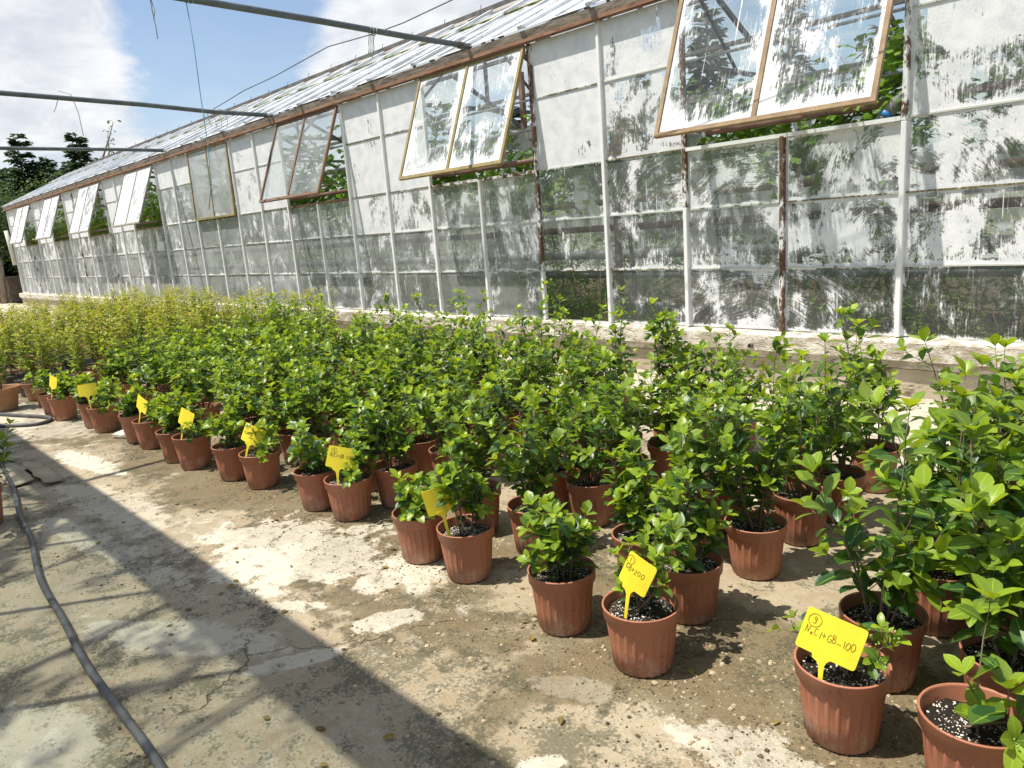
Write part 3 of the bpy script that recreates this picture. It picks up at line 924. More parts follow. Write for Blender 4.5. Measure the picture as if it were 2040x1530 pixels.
    # structure under the glass
    for k in range(KA, KB + 1, 2):
        x = kx(k)
        m = MB()
        m.beam((x, EY + .12, EZ - 0.05), (x, RY, RZ - 0.07), 0.045, 0.07)
        m.beam((x, RY, RZ - 0.07), (x, YB, EZ - 0.11), 0.045, 0.07)
        if k % 4 == 0:
            m.beam((x, 6.25, 3.52), (x, YB, 3.52), 0.05, 0.06)
            m.beam((x, RY, 3.52), (x, RY, RZ - .1), 0.05, 0.05)
            m.beam((x, 7.6, 3.52), (x, RY, RZ - .15), 0.035, 0.035)
            m.beam((x, 10.6, 3.52), (x, RY, RZ - .15), 0.035, 0.035)
            m.beam((x, 7.6, 3.52), (x, 7.6, 4.28), 0.035, 0.035)
        link('roof_truss' if k % 4 == 0 else 'rafter', m.mesh('rafter', 'interior_steel'), GH)
    for (y, z, d) in ((7.1, 4.04, 0.05), (8.1, 4.48, 0.05), (10.0, 4.48, 0.06), (11.0, 4.02, 0.06), (YB - .05, EZ - .10, 0.08)):
        link('purlin', MB().box(((xa + xb) / 2, y, z), (xb - xa, d, d)).mesh('purlin', 'interior_steel'), GH)
    for (y, z, d, mt, nm) in ((6.42, 2.27, 0.032, 'brown_pipe', 'rail_pipe'), (6.5, 2.62, 0.014, 'grey_pipe', 'wire_rail'), (6.5, 2.95, 0.014, 'grey_pipe', 'wire_rail'),
                              (8.4, 1.78, 0.045, 'brown_pipe', 'rail_pipe'), (8.6, 1.42, 0.05, 'brown_pipe', 'rail_pipe'), (9.0, 1.02, 0.07, 'grey_pipe', 'heating_pipe'), (9.1, 0.72, 0.07, 'grey_pipe', 'heating_pipe')):
        link(nm, MB().tube([(xa + .3, y, z), ((xa + xb) / 2, y, z), (xb - .3, y, z)], d, 8).mesh(nm, mt, True), GH)
    pst = MB().tube([(0, 0, 0), (0, 0, 3.55)], 0.045, 10).mesh('inner_post', 'brown_pipe', True)
    for k in range(-3, KB, 4):
        link('inner_post', pst, GH, (kx(k + 0.55 if k != 1 else 3.56 - 0), 7.05 if k == 1 else 7.55, 0))
    # pale boards standing along the inner bench
    pb = MB().box((0, 0, 0), (1.9, 0.02, 0.5)).mesh('bench_board', 'pale_board')
    for i in range(14):
        x = -0.6 - i * 2.02
        if i in (3,):
            continue
        link('bench_board', pb, GH, (x, 9.5, 1.72 + rnd.uniform(-.05, .05)))
    # rear wall and gables
    rw = pane_of(W - 0.03, 2.95)
    mb = MB().box((0, 0, 0), (0.045, 0.05, 2.98)).mesh('rear_mullion', 'white_painted_bar')
    for k in range(KA, KB):
        o = link('rear_pane', rw, GH, (kx(k) - W / 2, YB, 1.98))
        set_paint(o, rnd.uniform(0.1, 0.5), rnd.uniform(0.3, 0.7), 0.1)
    for k in range(KA, KB + 1):
        o = link('rear_mullion', mb, GH, (kx(k), YB - 0.02, 1.98))
        o['rust'] = 0.1
    link('rear_footing', MB().box(((xa + xb) / 2, YB + .03, 0.235), (xb - xa, 0.2, 0.49)).mesh('rear_footing', 'shade_toned_concrete'), GH)
    for nm, x in (('gable', xa - 0.02), ('gable', xb + 0.02)):
        m = MB()
        ys = np.linspace(6.24, YB - .04, 7)
        for y in ys:
            zt = EZ - .1 + (y - EY) * math.tan(PITCH) if y < RY else EZ - .1 + (YB - y) * math.tan(PITCH)
            m.box((x, y, (0.47 + zt) / 2), (0.045, 0.045, zt - 0.47))
        m.box((x, 9.15, 1.6), (0.03, 5.7, 0.03))
        m.box((x, 9.15, 2.7), (0.03, 5.7, 0.03))
        m.beam((x, EY, EZ), (x, RY, RZ), 0.06, 0.09)
        m.beam((x, RY, RZ), (x, YB, EZ), 0.06, 0.09)
        g = link(nm, m.mesh(nm, 'white_painted_bar'), GH)
        g['rust'] = 0.2
        link('gable_footing', MB().box((x, 9.18, 0.233), (0.2, 5.7, 0.466)).mesh('gable_footing', 'base_concrete'), g)
        for a, b_ in zip(ys, ys[1:]):
            y = (a + b_) / 2
            def zt(q):
                return (EZ - .14 + (q - EY) * math.tan(PITCH)) if q < RY else (EZ - .14 + (YB - q) * math.tan(PITCH))
            V = []
            for dx in (-.002, .002):
                V += [(x + dx, a + .03, .48), (x + dx, b_ - .03, .48), (x + dx, b_ - .03, zt(b_ - .03)), (x + dx, a + .03, zt(a + .03))]
            pm = MB().add(V, [(3, 2, 1, 0), (4, 5, 6, 7), (0, 1, 5, 4), (1, 2, 6, 5), (2, 3, 7, 6), (3, 0, 4, 7)]).mesh('gable_pane', 'whitewashed_glass')
            o = link('gable_pane', pm, g)
            set_paint(o, 0.7, 0.4)
    b = MB().box(((xa + xb) / 2, 9.17, 0.0), (xb - xa, 5.8, 0.05)).mesh('bed_soil', 'bed_soil')
    link('greenhouse_floor', b, kind='structure')
    # downpipe at the far corner
    link('downpipe', MB().tube([(xa - .12, 6.05, 2.75), (xa - .10, 6.08, 2.2), (xa - .08, 6.1, 1.5)], 0.07, 10).mesh('downpipe', 'downpipe_white', True), GH)


build_roof()

# ------------------------------------------------------------------ the neighbour whose shade lies on the path
def neighbour():
    N = thing('neighbour_greenhouse', 'second glass greenhouse standing behind the path, its eave shading the near concrete', 'greenhouse')
    ye, ze = -0.19, 3.62
    xa, xb = -26.0, 6.0
    m = MB().box(((xa + xb) / 2, ye - 0.13, ze - 0.02), (xb - xa, 0.27, 0.10)).mesh('eave_gutter', 'eave_board')
    link('eave_gutter', m, N)
    link('footing', MB().box(((xa + xb) / 2, ye - 0.12, 0.2), (xb - xa, 0.2, 0.44)).mesh('footing', 'base_concrete'), N)
    pm = MB().box((0, 0, 0), (0.955, 0.004, 3.05)).mesh('side_pane', 'whitewashed_glass')
    rl = 3.3
    rp = MB().box((0, 0, 0), (0.955, 0.004, rl)).mesh('roof_pane', 'whitewashed_glass')
    ml = MB().box((0, 0, 0), (0.022, 0.03, 3.1)).mesh('mullion', 'white_painted_bar')
    rb = MB().box((0, 0, 0), (0.022, rl, 0.03)).mesh('roof_bar', 'white_painted_bar')
    r = random.Random(5)
    n = int((xb - xa) / 0.985)
    for i in range(n):
        x = xa + 0.4925 + i * 0.985
        o = link('side_pane', pm, N, (x, ye - 0.08, 1.98))
        set_paint(o, 0.04, 0.10, 0.2)
        c = Vector((x, ye - 0.08 - math.cos(PITCH) * rl / 2, ze + 0.02 + math.sin(PITCH) * rl / 2))
        o = link('roof_pane', rp, N, c)
        o.rotation_euler = (R(90) - PITCH, 0, 0)
        set_paint(o, 0.22 if r.random() < 0.6 else 0.45, 0.22)
        link('mullion', ml, N, (x - 0.4925, ye - 0.07, 1.98))
        o = link('roof_bar', rb, N, (x - 0.4925, c.y, c.z + 0.03))
        o.rotation_euler = (-PITCH, 0, 0)
    for i in range(1, n, 6):
        x = xa + i * 0.985
        m = MB()
        m.beam((x, ye - .2, 2.75), (x + 0.985, ye - .2, 3.5), 0.05, 0.05, (0, 1, 0))
        m.beam((x + 0.985, ye - .2, 3.5), (x + 1.97, ye - .2, 2.75), 0.05, 0.05, (0, 1, 0))
        link('wind_brace', m.mesh('wind_brace', 'interior_steel'), N)
    link('ridge', MB().box(((xa + xb) / 2, ye - 0.1 - math.cos(PITCH) * rl, ze + math.sin(PITCH) * rl), (xb - xa, 0.12, 0.14)).mesh('ridge', 'ridge_dark'), N)


neighbour()


# ------------------------------------------------------------------ leaves
def leaf_template(w, stations, curl=0.10, fold=0.16, obov=1.0):
    """leaf along +Y, length 1, face up +Z: verts, faces, rib value"""
    V, rib = [], []
    for t in stations:
        hw = w * (math.sin(math.pi * min(1, max(0, t)) ** obov) ** 0.8) * 0.5
        if t <= 0.001:
            hw = 0.012
        if t >= 0.999:
            hw = 0.004
        zc = -curl * t * t + 0.03 * math.sin(3.0 * t)
        for s in (-1, 0, 1):
            V.append((s * hw, t, zc + (fold * hw if s else 0)))
            rib.append(abs(s))
    F = []
    for i in range(len(stations) - 1):
        a = i * 3
        F += [(a, a + 1, a + 4, a + 3), (a + 1, a + 2, a + 5, a + 4)]
    return np.array(V, float), F, np.array(rib, float)


FINE = (0.0, 0.10, 0.28, 0.5, 0.72, 0.9, 1.0)
COARSE = (0.0, 0.25, 0.62, 1.0)
LT_FINE = [leaf_template(0.56, FINE, 0.16, 0.22, 1.25), leaf_template(0.64, FINE, 0.08, 0.30, 1.35), leaf_template(0.50, FINE, 0.26, 0.18, 1.1), leaf_template(0.6, FINE, -0.06, 0.38, 1.25)]
LT_COARSE = [leaf_template(0.60, COARSE, 0.16, 0.22, 1.25), leaf_template(0.66, COARSE, 0.08, 0.30, 1.35), leaf_template(0.54, COARSE, 0.26, 0.18, 1.1), leaf_template(0.62, COARSE, -0.06, 0.36, 1.25)]


def set_attr(me, name, arr):
    a = me.attributes.new(name, 'FLOAT', 'POINT')
    a.data.foreach_set('value', np.asarray(arr, np.float32))


AGES = 6
LEAF_ME = []
for ti, (V, F, rib) in enumerate(LT_FINE):
    row = []
    for a in range(AGES):
        me = bpy.data.meshes.new('leaf')
        me.from_pydata([tuple(v) for v in V], [], F)
        me.materials.append(MATS['shrub_leaf'])
        me.polygons.foreach_set('use_smooth', [True] * len(me.polygons))
        set_attr(me, 'rib', rib)
        set_attr(me, 'age', [a / (AGES - 1)] * len(V))
        row.append(me)
    LEAF_ME.append(row)


def leaf_matrix(pos, d, up, L):
    y = d.normalized()
    z = up - y * up.dot(y)
    if z.length < 1e-4:
        z = Vector((1, 0, 0)) - y * y.x
    z.normalize()
    x = y.cross(z)
    return Matrix(((x.x * L, y.x * L, z.x * L, pos.x), (x.y * L, y.y * L, z.y * L, pos.y), (x.z * L, y.z * L, z.z * L, pos.z), (0, 0, 0, 1)))


def join_leaves(name, leaves, mat, templates):
    """leaves: list of (matrix, age, template index) -> one mesh"""
    VV, FF, RB, AG = [], [], [], []
    o = 0
    for (M, age, ti) in leaves:
        V, F, rib = templates[ti % len(templates)]
        A = np.array(M)
        VV.append(V @ A[:3, :3].T + A[:3, 3])
        FF += [tuple(i + o for i in f) for f in F]
        RB.append(rib)
        AG.append(np.full(len(V), age))
        o += len(V)
    me = bpy.data.meshes.new(name)
    me.from_pydata(np.concatenate(VV).tolist(), [], FF)
    me.materials.append(MATS[mat])
    me.polygons.foreach_set('use_smooth', [True] * len(me.polygons))
    set_attr(me, 'rib', np.concatenate(RB))
    set_attr(me, 'age', np.concatenate(AG))
    return me


def rot_about(v, axis, ang):
    return Matrix.Rotation(ang, 3, axis) @ v


def grow_shrub(rg, h, nst, spread=0.34, z0=0.2, leaf=0.056, bare=0.25, lean=None, density=1.0):
    """an upright many-stemmed shrub: stems (polylines with radii) and leaves (matrix, age, template)"""
    stems, leaves, tips = [], [], []

    def leafy(pts, start, step, size, tipn, base_az):
        # walk along pts and set leaves in a spiral
        az = base_az
        seg = [(pts[i + 1] - pts[i]).length for i in range(len(pts) - 1)]
        tot = sum(seg)
        s = start * tot + rg.uniform(0, step)
        while s < tot:
            acc = 0
            for i, l in enumerate(seg):
                if acc + l >= s:
                    break
                acc += l
            f = (s - acc) / max(l, 1e-6)
            p = pts[i].lerp(pts[i + 1], f)
            d = (pts[i + 1] - pts[i]).normalized()
            a = d.cross(Vector((0.3, 0.7, 0.2))).normalized()
            side = rot_about(a, d, az)
            rel = s / tot
            ld = (side * rg.uniform(0.75, 1.15) + d * rg.uniform(0.15, 0.75) + Vector((0, 0, rg.uniform(-0.25, 0.2)))).normalized()
            L = size * rg.uniform(0.55, 1.25) * (0.78 + 0.35 * math.sin(math.pi * min(1, rel)))
            age = max(0.0, min(1.0, (rel - 0.62) * 1.5 + rg.uniform(-0.16, 0.22)))
            up = (d * 0.6 + Vector((0, 0, 1)) + Vector((rg.uniform(-.5, .5), rg.uniform(-.5, .5), 0)))
            leaves.append((leaf_matrix(p + side * 0.004, ld, up, L), age, rg.randrange(4)))
            az += 2.399 + rg.uniform(-.4, .4)
            s += step * rg.uniform(0.7, 1.35)
        # rosette at the tip
        d = (pts[-1] - pts[-2]).normalized()
        a = d.cross(Vector((0.3, 0.7, 0.2))).normalized()
        for q in range(tipn):
            side = rot_about(a, d, az)
            az += 2.399
            el = rg.uniform(0.5, 1.5)
            ld = (side + d * el).normalized()
            L = size * rg.uniform(0.55, 0.95) * (1.1 - 0.08 * q)
            leaves.append((leaf_matrix(pts[-1] - d * 0.006, ld, d + Vector((0, 0, .4)), L), min(1, max(0.25, rg.uniform(0.45, 1.05))), rg.randrange(4)))
        tips.append(pts[-1])

    for s in range(nst):
        az = 2 * math.pi * (s + rg.uniform(0, 0.8)) / nst
        r0 = rg.uniform(0.01, 0.05)
        p = Vector((r0 * math.cos(az), r0 * math.sin(az), z0 - 0.01))
        L = h * (1.08 if s == 0 else rg.uniform(0.42, 1.02))
        tilt = rg.uniform(0.08, spread) * (0.5 if s == 0 else 1)
        d = Vector((math.cos(az) * math.sin(tilt), math.sin(az) * math.sin(tilt), math.cos(tilt)))
        if lean is not None and s < len(lean):
            d = Vector(lean[s]).normalized()
            L = Vector(lean[s]).length
        n = 7
        pts = [p.copy()]
        for i in range(n):
            d = (d + Vector((rg.uniform(-.13, .13), rg.uniform(-.13, .13), rg.uniform(-.02, .12)))).normalized()
            p = p + d * (L / n)
            pts.append(p.copy())
        rb = 0.0028 + 0.0035 * h
        stems.append((pts, [rb * (1 - 0.75 * i / n) for i in range(n + 1)]))
        leafy(pts, bare, 0.024 / density, leaf, rg.randint(4, 6), rg.uniform(0, 6))
        # side twigs
        for i in range(2, n):
            for rep in range(2):
                if rg.random() < (0.70 if i < 5 else 0.30) * density and L > 0.12:
                    dd = (pts[i + 1] - pts[i]).normalized()
                    a = dd.cross(Vector((0.3, 0.7, 0.2))).normalized()
                    td = (rot_about(a, dd, rg.uniform(0, 6.28)) * 0.9 + dd * rg.uniform(0.5, 1.1)).normalized()
                    tl = rg.uniform(0.05, 0.15) * (0.55 + 0.7 * h)
                    q = [pts[i].copy()]
                    for w in range(3):
                        td = (td + Vector((rg.uniform(-.15, .15), rg.uniform(-.15, .15), 0.12))).normalized()
                        q.append(q[-1] + td * tl / 3)
                    stems.append((q, [0.0022, 0.0018, 0.0014, 0.001]))
                    leafy(q, 0.25, 0.026 / density, leaf * 0.92, rg.randint(3, 5), rg.uniform(0, 6))
    return stems, leaves, tips


# ------------------------------------------------------------------ pots
def pot_mesh(name, mat, rb=0.098, rt=0.118, zr=0.188, H=0.238, rr=0.131, n=144, rib=True):
    def mod(i, k):
        if rib and i in (2, 3, 4) and k % 6 == 0:
            return 1.036
        return 1.0
    prof = [(0.0001, 0.012), (rb * 0.92, 0.0), (rb, 0.006), ((rb + rt) / 2, zr * 0.5), (rt - 0.0008, zr - 0.002), (rt + 0.0005, zr), (rr - 0.006, zr + 0.004), (rr - 0.001, zr + 0.008),
            (rr, H - 0.006), (rr + 0.002, H - 0.003), (rr + 0.0005, H), (rr - 0.004, H), (rr - 0.006, H - 0.006), (rr - 0.009, zr), (rt - 0.006, zr - 0.03)]
    me = MB().lathe(prof, n, mod).mesh(name, mat, False)
    sm = []
    for p in me.polygons:
        sm.append(abs(p.normal.z) < 0.9)
    me.polygons.foreach_set('use_smooth', sm)
    return me


def soil_mesh(seed, r=0.116, z=0.2, n=36, rings=9):
    V = [(0, 0, z + 0.004)]
    F = []
    for i in range(1, rings + 1):
        for k in range(n):
            th = 2 * math.pi * k / n
            rr = r * i / rings
            x, y = rr * math.cos(th), rr * math.sin(th)
            V.append((x, y, z + 0.013 * noise.noise(Vector((x * 14, y * 14, seed * 3.1))) + 0.006 * noise.noise(Vector((x * 50, y * 50, seed)))))
    for k in range(n):
        F.append((0, 1 + k, 1 + (k + 1) % n))
    for i in range(rings - 1):
        for k in range(n):
            a = 1 + i * n
            F.append((a + k, a + n + k, a + n + (k + 1) % n, a + (k + 1) % n))
    return MB().add(V, F).mesh('soil', 'potting_soil', True)


POT = pot_mesh('pot', 'terracotta_plastic')
POT_FAR = pot_mesh('pot', 'terracotta_plastic', n=72)
SOIL = [soil_mesh(i) for i in range(4)]
ICO = None


def ico_pts():
    t = (1 + 5 ** 0.5) / 2
    v = np.array([(-1, t, 0), (1, t, 0), (-1, -t, 0), (1, -t, 0), (0, -1, t), (0, 1, t), (0, -1, -t), (0, 1, -t), (t, 0, -1), (t, 0, 1), (-t, 0, -1), (-t, 0, 1)], float)
    v /= np.linalg.norm(v[0])
    f = [(0, 11, 5), (0, 5, 1), (0, 1, 7), (0, 7, 10), (0, 10, 11), (1, 5, 9), (5, 11, 4), (11, 10, 2), (10, 7, 6), (7, 1, 8), (3, 9, 4), (3, 4, 2), (3, 2, 6), (3, 6, 8), (3, 8, 9), (4, 9, 5), (2, 4, 11), (6, 2, 10), (8, 6, 7), (9, 8, 1)]
    return v, f


IV, IF = ico_pts()
nr = np.random.RandomState(3)


def stones(name, pts, sizes, mat, flat=0.6):
    VV, FF = [], []
    for i, (p, s) in enumerate(zip(pts, sizes)):
        q = IV * (1 + nr.uniform(-.28, .28, (12, 1))) * np.array([s * nr.uniform(.7, 1.3), s * nr.uniform(.7, 1.3), s * flat * nr.uniform(.7, 1.2)])
        a = nr.uniform(0, 6.28)
        ca, sa = math.cos(a), math.sin(a)
        q = np.stack([q[:, 0] * ca - q[:, 1] * sa, q[:, 0] * sa + q[:, 1] * ca, q[:, 2]], 1) + p
        o = i * 12
        VV.append(q)
        FF += [(a_ + o, b_ + o, c_ + o) for a_, b_, c_ in IF]
    return MB().add(np.concatenate(VV).tolist(), FF).mesh(name, mat, False)


PERL = []
for i in range(3):
    pp, ss = [], []
    for q in range(330):
        rr = 0.112 * math.sqrt(nr.uniform(0, 1))
        th = nr.uniform(0, 6.28)
        x, y = rr * math.cos(th), rr * math.sin(th)
        if noise.noise(Vector((x * 18, y * 18, i * 9.0))) < nr.uniform(-.35, .25):
            continue
        zz = 0.2 + 0.013 * noise.noise(Vector((x * 14, y * 14, i * 3.1))) + 0.006 * noise.noise(Vector((x * 50, y * 50, i)))
        pp.append((x, y, zz + 0.001))
        ss.append(nr.uniform(0.0012, 0.0036))
    PERL.append(stones('perlite', pp, ss, 'perlite', 0.8))


def stem_mesh(stems, mat='shrub_stem', n=5):
    b = MB()
    for pts, rs in stems:
        b.tube(pts, rs, n)
    return b.mesh('stem', mat, True)


def berry_mesh(rg, c):
    b = MB()
    for i in range(rg.randint(9, 16)):
        d = Vector((rg.uniform(-1, 1), rg.uniform(-1, 1), rg.uniform(0.2, 1.3))).normalized()
        e = c + d * rg.uniform(0.012, 0.03)
        b.tube([c, e], 0.0006, 3, False)
        s = rg.uniform(0.0024, 0.0038)
        b.add([(e.x + v[0] * s, e.y + v[1] * s, e.z + v[2] * s) for v in IV], IF)
    return b.mesh('fruit_cluster', 'berry_green', True)


SHRUB_GROUP = 'green shrubs in ribbed brown pots on the concrete'
CAMP = Vector((0, 0, 1.55))


def potted_shrub(x, y, h, seed, label, near, nst=None, rz=None, spread=0.50, leaf=0.071, bare=0.15, lean=None, density=1.0):
    rg = random.Random(seed)
    root = thing('potted_shrub', label, 'potted shrub', (x, y, 0.002), rg.uniform(0, 6.28) if rz is None else rz, SHRUB_GROUP)
    po = link('pot', POT if near else POT_FAR, root)
    po.scale = (rg.uniform(.975, 1.03), rg.uniform(.975, 1.03), rg.uniform(.98, 1.02))
    po.rotation_euler = (0, 0, rg.uniform(0, 6))
    si = rg.randrange(3)
    link('soil', SOIL[si], root)
    if near:
        o = link('perlite', PERL[si], root, kind='stuff')
    nst = nst or rg.randint(6, 8)
    stems, leaves, tips = grow_shrub(rg, h, nst, spread, leaf=leaf, bare=bare, lean=lean, density=density)
    if near:
        # each main stem with its twigs is a part
        cur = []
        groups = []
        for st in stems:
            if len(st[0]) > 5 and cur:
                groups.append(cur)
                cur = []
            cur.append(st)
        groups.append(cur)
        for g in groups:
            link('stem', stem_mesh(g), root)
        if len(leaves) > 300:
            rg.shuffle(leaves)
            rest, leaves = leaves[300:], leaves[:300]
            link('foliage', join_leaves('foliage', rest, 'shrub_leaf', LT_FINE), root, kind='stuff')
        for (M, age, ti) in leaves:
            o = bpy.data.objects.new('leaf', LEAF_ME[ti][min(AGES - 1, int(age * (AGES - 1) + rg.random()))])
            o.parent = root
            o.matrix_basis = M
            col.objects.link(o)
        for tip in rg.sample(tips, min(len(tips), 3)):
            link('fruit_cluster', berry_mesh(rg, tip - Vector((0, 0, 0.012))), root)
    else:
        link('stem', stem_mesh(stems, n=4), root)
        fo = link('foliage', join_leaves('foliage', leaves, 'shrub_leaf', LT_COARSE), root)
        fo['kind'] = 'stuff'
    return root


ORD = ['front', 'second', 'third', 'fourth', 'fifth', 'sixth', 'seventh', 'eighth']
# columns of pots: (x, label words for the row, row kind)
TAGW = ['circled nine tag', 'tilted GB+200 tag', 'half hidden 200 tag', 'square NaCl+GB tag', 'doubled-up leafy tag', 'leaf-crossed tag', 'narrow split tag', 'bent broad tag', 'farthest slim tag']
PAIRS = [(-0.79, -0.43), (-1.43, -1.79), (-2.44, -2.77), (-3.50, -3.83), (-4.52, -4.86), (-5.40, -5.72), (-6.32, -6.66), (-7.34, -7.68), (-8.36, -8.70)]
FRONT = [(-0.778, 1.973), (-0.43, 1.955), (-1.44, 1.90), (-1.83, 1.92), (-2.46, 1.97), (-2.79, 1.96), (-3.56, 2.04), (-3.86, 2.01), (-4.54, 1.98), (-4.88, 1.94),
         (-5.40, 1.87), (-5.70, 1.86), (-6.30, 1.88), (-6.62, 1.87), (-7.32, 1.81), (-7.62, 1.81), (-8.30, 1.71), (-8.62, 1.70)]
ROWY = [1.94, 2.36, 2.77, 3.14, 3.55, 3.98, 4.36]


def height_word(h):
    return 'short' if h < 0.33 else ('medium' if h < 0.58 else 'tall')


def shrubs():
    rg = random.Random(21)
    seed = 100
    for gi, (xa, xb) in enumerate(PAIRS):
        for ci, xc in enumerate((xa, xb)):
            for ri, yc in enumerate(ROWY):
                seed += 1
                x = xc + rg.uniform(-.05, .05)
                y = yc + (rg.uniform(-.055, .055) if ri else rg.uniform(-.03, .02))
                if ri == 0:
                    x, y = FRONT[gi * 2 + ci]
                if (gi, ci, ri) == (1, 0, 1):
                    x, y = -1.50, 2.29
                h = [0.32, 0.51, 0.59, 0.62, 0.65, 0.67, 0.66][ri] * rg.uniform(0.76, 1.16)
                kw = {}
                if gi == 0:
                    h *= 1.22 if ri else 0.9
                    if ri == 6:
                        continue
                    kw['leaf'] = 0.088
                    kw['density'] = 0.75
                if gi == 1 and ci == 0 and ri in (4, 5):
                    h = 0.74
                if gi == 1 and ci == 0 and ri == 6:
                    continue
                if gi == 1 and ri == 6:
                    continue
                if gi >= 6:
                    h *= 0.95
                if gi == 3 and ri >= 4:
                    h *= 1.12
                if ri == 0 and gi > 0:
                    kw['bare'] = 0.1
                    kw['spread'] = 0.6
                if gi == 0 and ri == 0 and ci == 0:      # the pot with the circled nine: almost bare, long leaning shoots
                    kw.update(lean=[(-0.15, -0.02, 0.11), (0.18, 0.02, 0.16), (0.02, 0.12, 0.1)], nst=3, bare=0.62, rz=0.0, density=0.6, leaf=0.05)
                    h = 0.2
                if gi == 0 and ri == 0 and ci == 1:
                    kw.update(lean=[(-0.02, -0.06, 0.06), (0.20, 0.0, 0.10), (-0.06, 0.09, 0.34)], nst=3, bare=0.55, rz=0.0, leaf=0.10, density=0.7)
                    h = 0.22
                if gi == 1 and ri == 0 and ci == 0:
                    kw.update(lean=[(-0.17, -0.03, 0.16), (0.10, 0.10, 0.24), (-0.05, 0.12, 0.28), (0.16, 0.05, 0.17), (-0.14, 0.08, 0.2)], nst=5, bare=0.35, rz=0.0, density=0.8, leaf=0.058)
                    h = 0.24
                if gi == 2 and ri == 0 and ci == 0:
                    kw.update(bare=0.5, spread=0.45, nst=5)
                    h = 0.42
                if gi == 2 and ri == 0 and ci == 1:
                    h = 0.22
                if ri == 0 and ci == 0 and gi >= 3:          # the tag stands clear in front of the stems
                    kw.update(lean=[(rg.uniform(-.12, .12), rg.uniform(.05, .13), rg.uniform(.10, .26)) for q in range(6)] + [(.15, -.02, .1)], nst=7, rz=0.0, leaf=0.056)
                tagged = (ci == 0)
                near = (Vector((x, y, 0.4)) - CAMP).length < 4.35
                if tagged:
                    lab = ('%s shrub in brown pot, %s' % (height_word(h), 'at the foot of the ' + TAGW[gi] if ri == 0 else '%s back behind the %s' % (ORD[ri], TAGW[gi])))
                else:
                    side = 'right' if gi == 0 else 'left'
                    lab = ('%s shrub in brown pot, %s line %s of the %s' % (height_word(h), 'front of the' if ri == 0 else ORD[ri] + ' in the', side, TAGW[gi]))
                potted_shrub(x, y, h, seed, lab, near, **kw)
    # a third short column leaning in from beyond the right edge
    for ri, (x, y, h) in enumerate(((-0.10, 2.30, 0.5), (-0.08, 2.72, 0.62), (-0.30, 3.12, 0.62), (-0.28, 3.55, 0.6))):
        seed += 1
        potted_shrub(x, y, h, seed, 'dense green shrub in brown pot at the right edge, %s from the front' % ORD[ri + 1], True, leaf=0.082)
    # one at the left edge by the hose
    potted_shrub(-5.36, 0.56, 0.6, 991, 'green shrub in brown pot cut by the left edge beside the grey hose', False, nst=8, spread=0.75)
    potted_shrub(-6.9, 0.72, 0.55, 992, 'green shrub in brown pot at the left edge behind the torn cardboard', False, nst=6)


shrubs()


# ------------------------------------------------------------------ yellow tags with pen writing
GLYPH = {
    '0': [[(.5 + .38 * math.cos(a / 12 * 6.283), .5 + .48 * math.sin(a / 12 * 6.283)) for a in range(13)]],
    '1': [[(.45, 1), (.5, 0)]],
    '2': [[(.1, .78), (.3, .98), (.6, .98), (.75, .75), (.6, .5), (.1, .04), (.85, .02)]],
    '9': [[(.72, .8), (.5, .98), (.25, .85), (.2, .65), (.4, .5), (.65, .6), (.72, .85), (.72, .3), (.55, .05), (.3, .02), (.18, .15)]],
    '6': [[(.7, .95), (.4, .8), (.2, .4), (.3, .08), (.6, .05), (.75, .28), (.55, .48), (.25, .35)]],
    'N': [[(.0, 0), (.12, 1), (.6, .1), (.85, 1.05)]],
    'a': [[(.55, .42), (.3, .5), (.15, .25), (.3, .05), (.5, .15), (.58, .45), (.62, .05)]],
    'C': [[(.75, .85), (.45, .98), (.18, .7), (.15, .3), (.4, .03), (.75, .12)]],
    'l': [[(.35, 1.02), (.3, 0)]],
    '+': [[(.1, .45), (.8, .45)], [(.45, .8), (.45, .1)]],
    'G': [[(.85, .85), (.5, 1.0), (.15, .75), (.12, .3), (.4, .02), (.8, .12), (.85, .45), (.5, .45)]],
    'B': [[(.2, 0), (.22, 1), (.6, .95), (.65, .7), (.3, .54), (.75, .45), (.75, .1), (.2, .0)]],
    '-': [[(.1, .3), (.9, .28)]],
    '_': [[(.1, .1), (.9, .08)]],
    ' ': [],
}


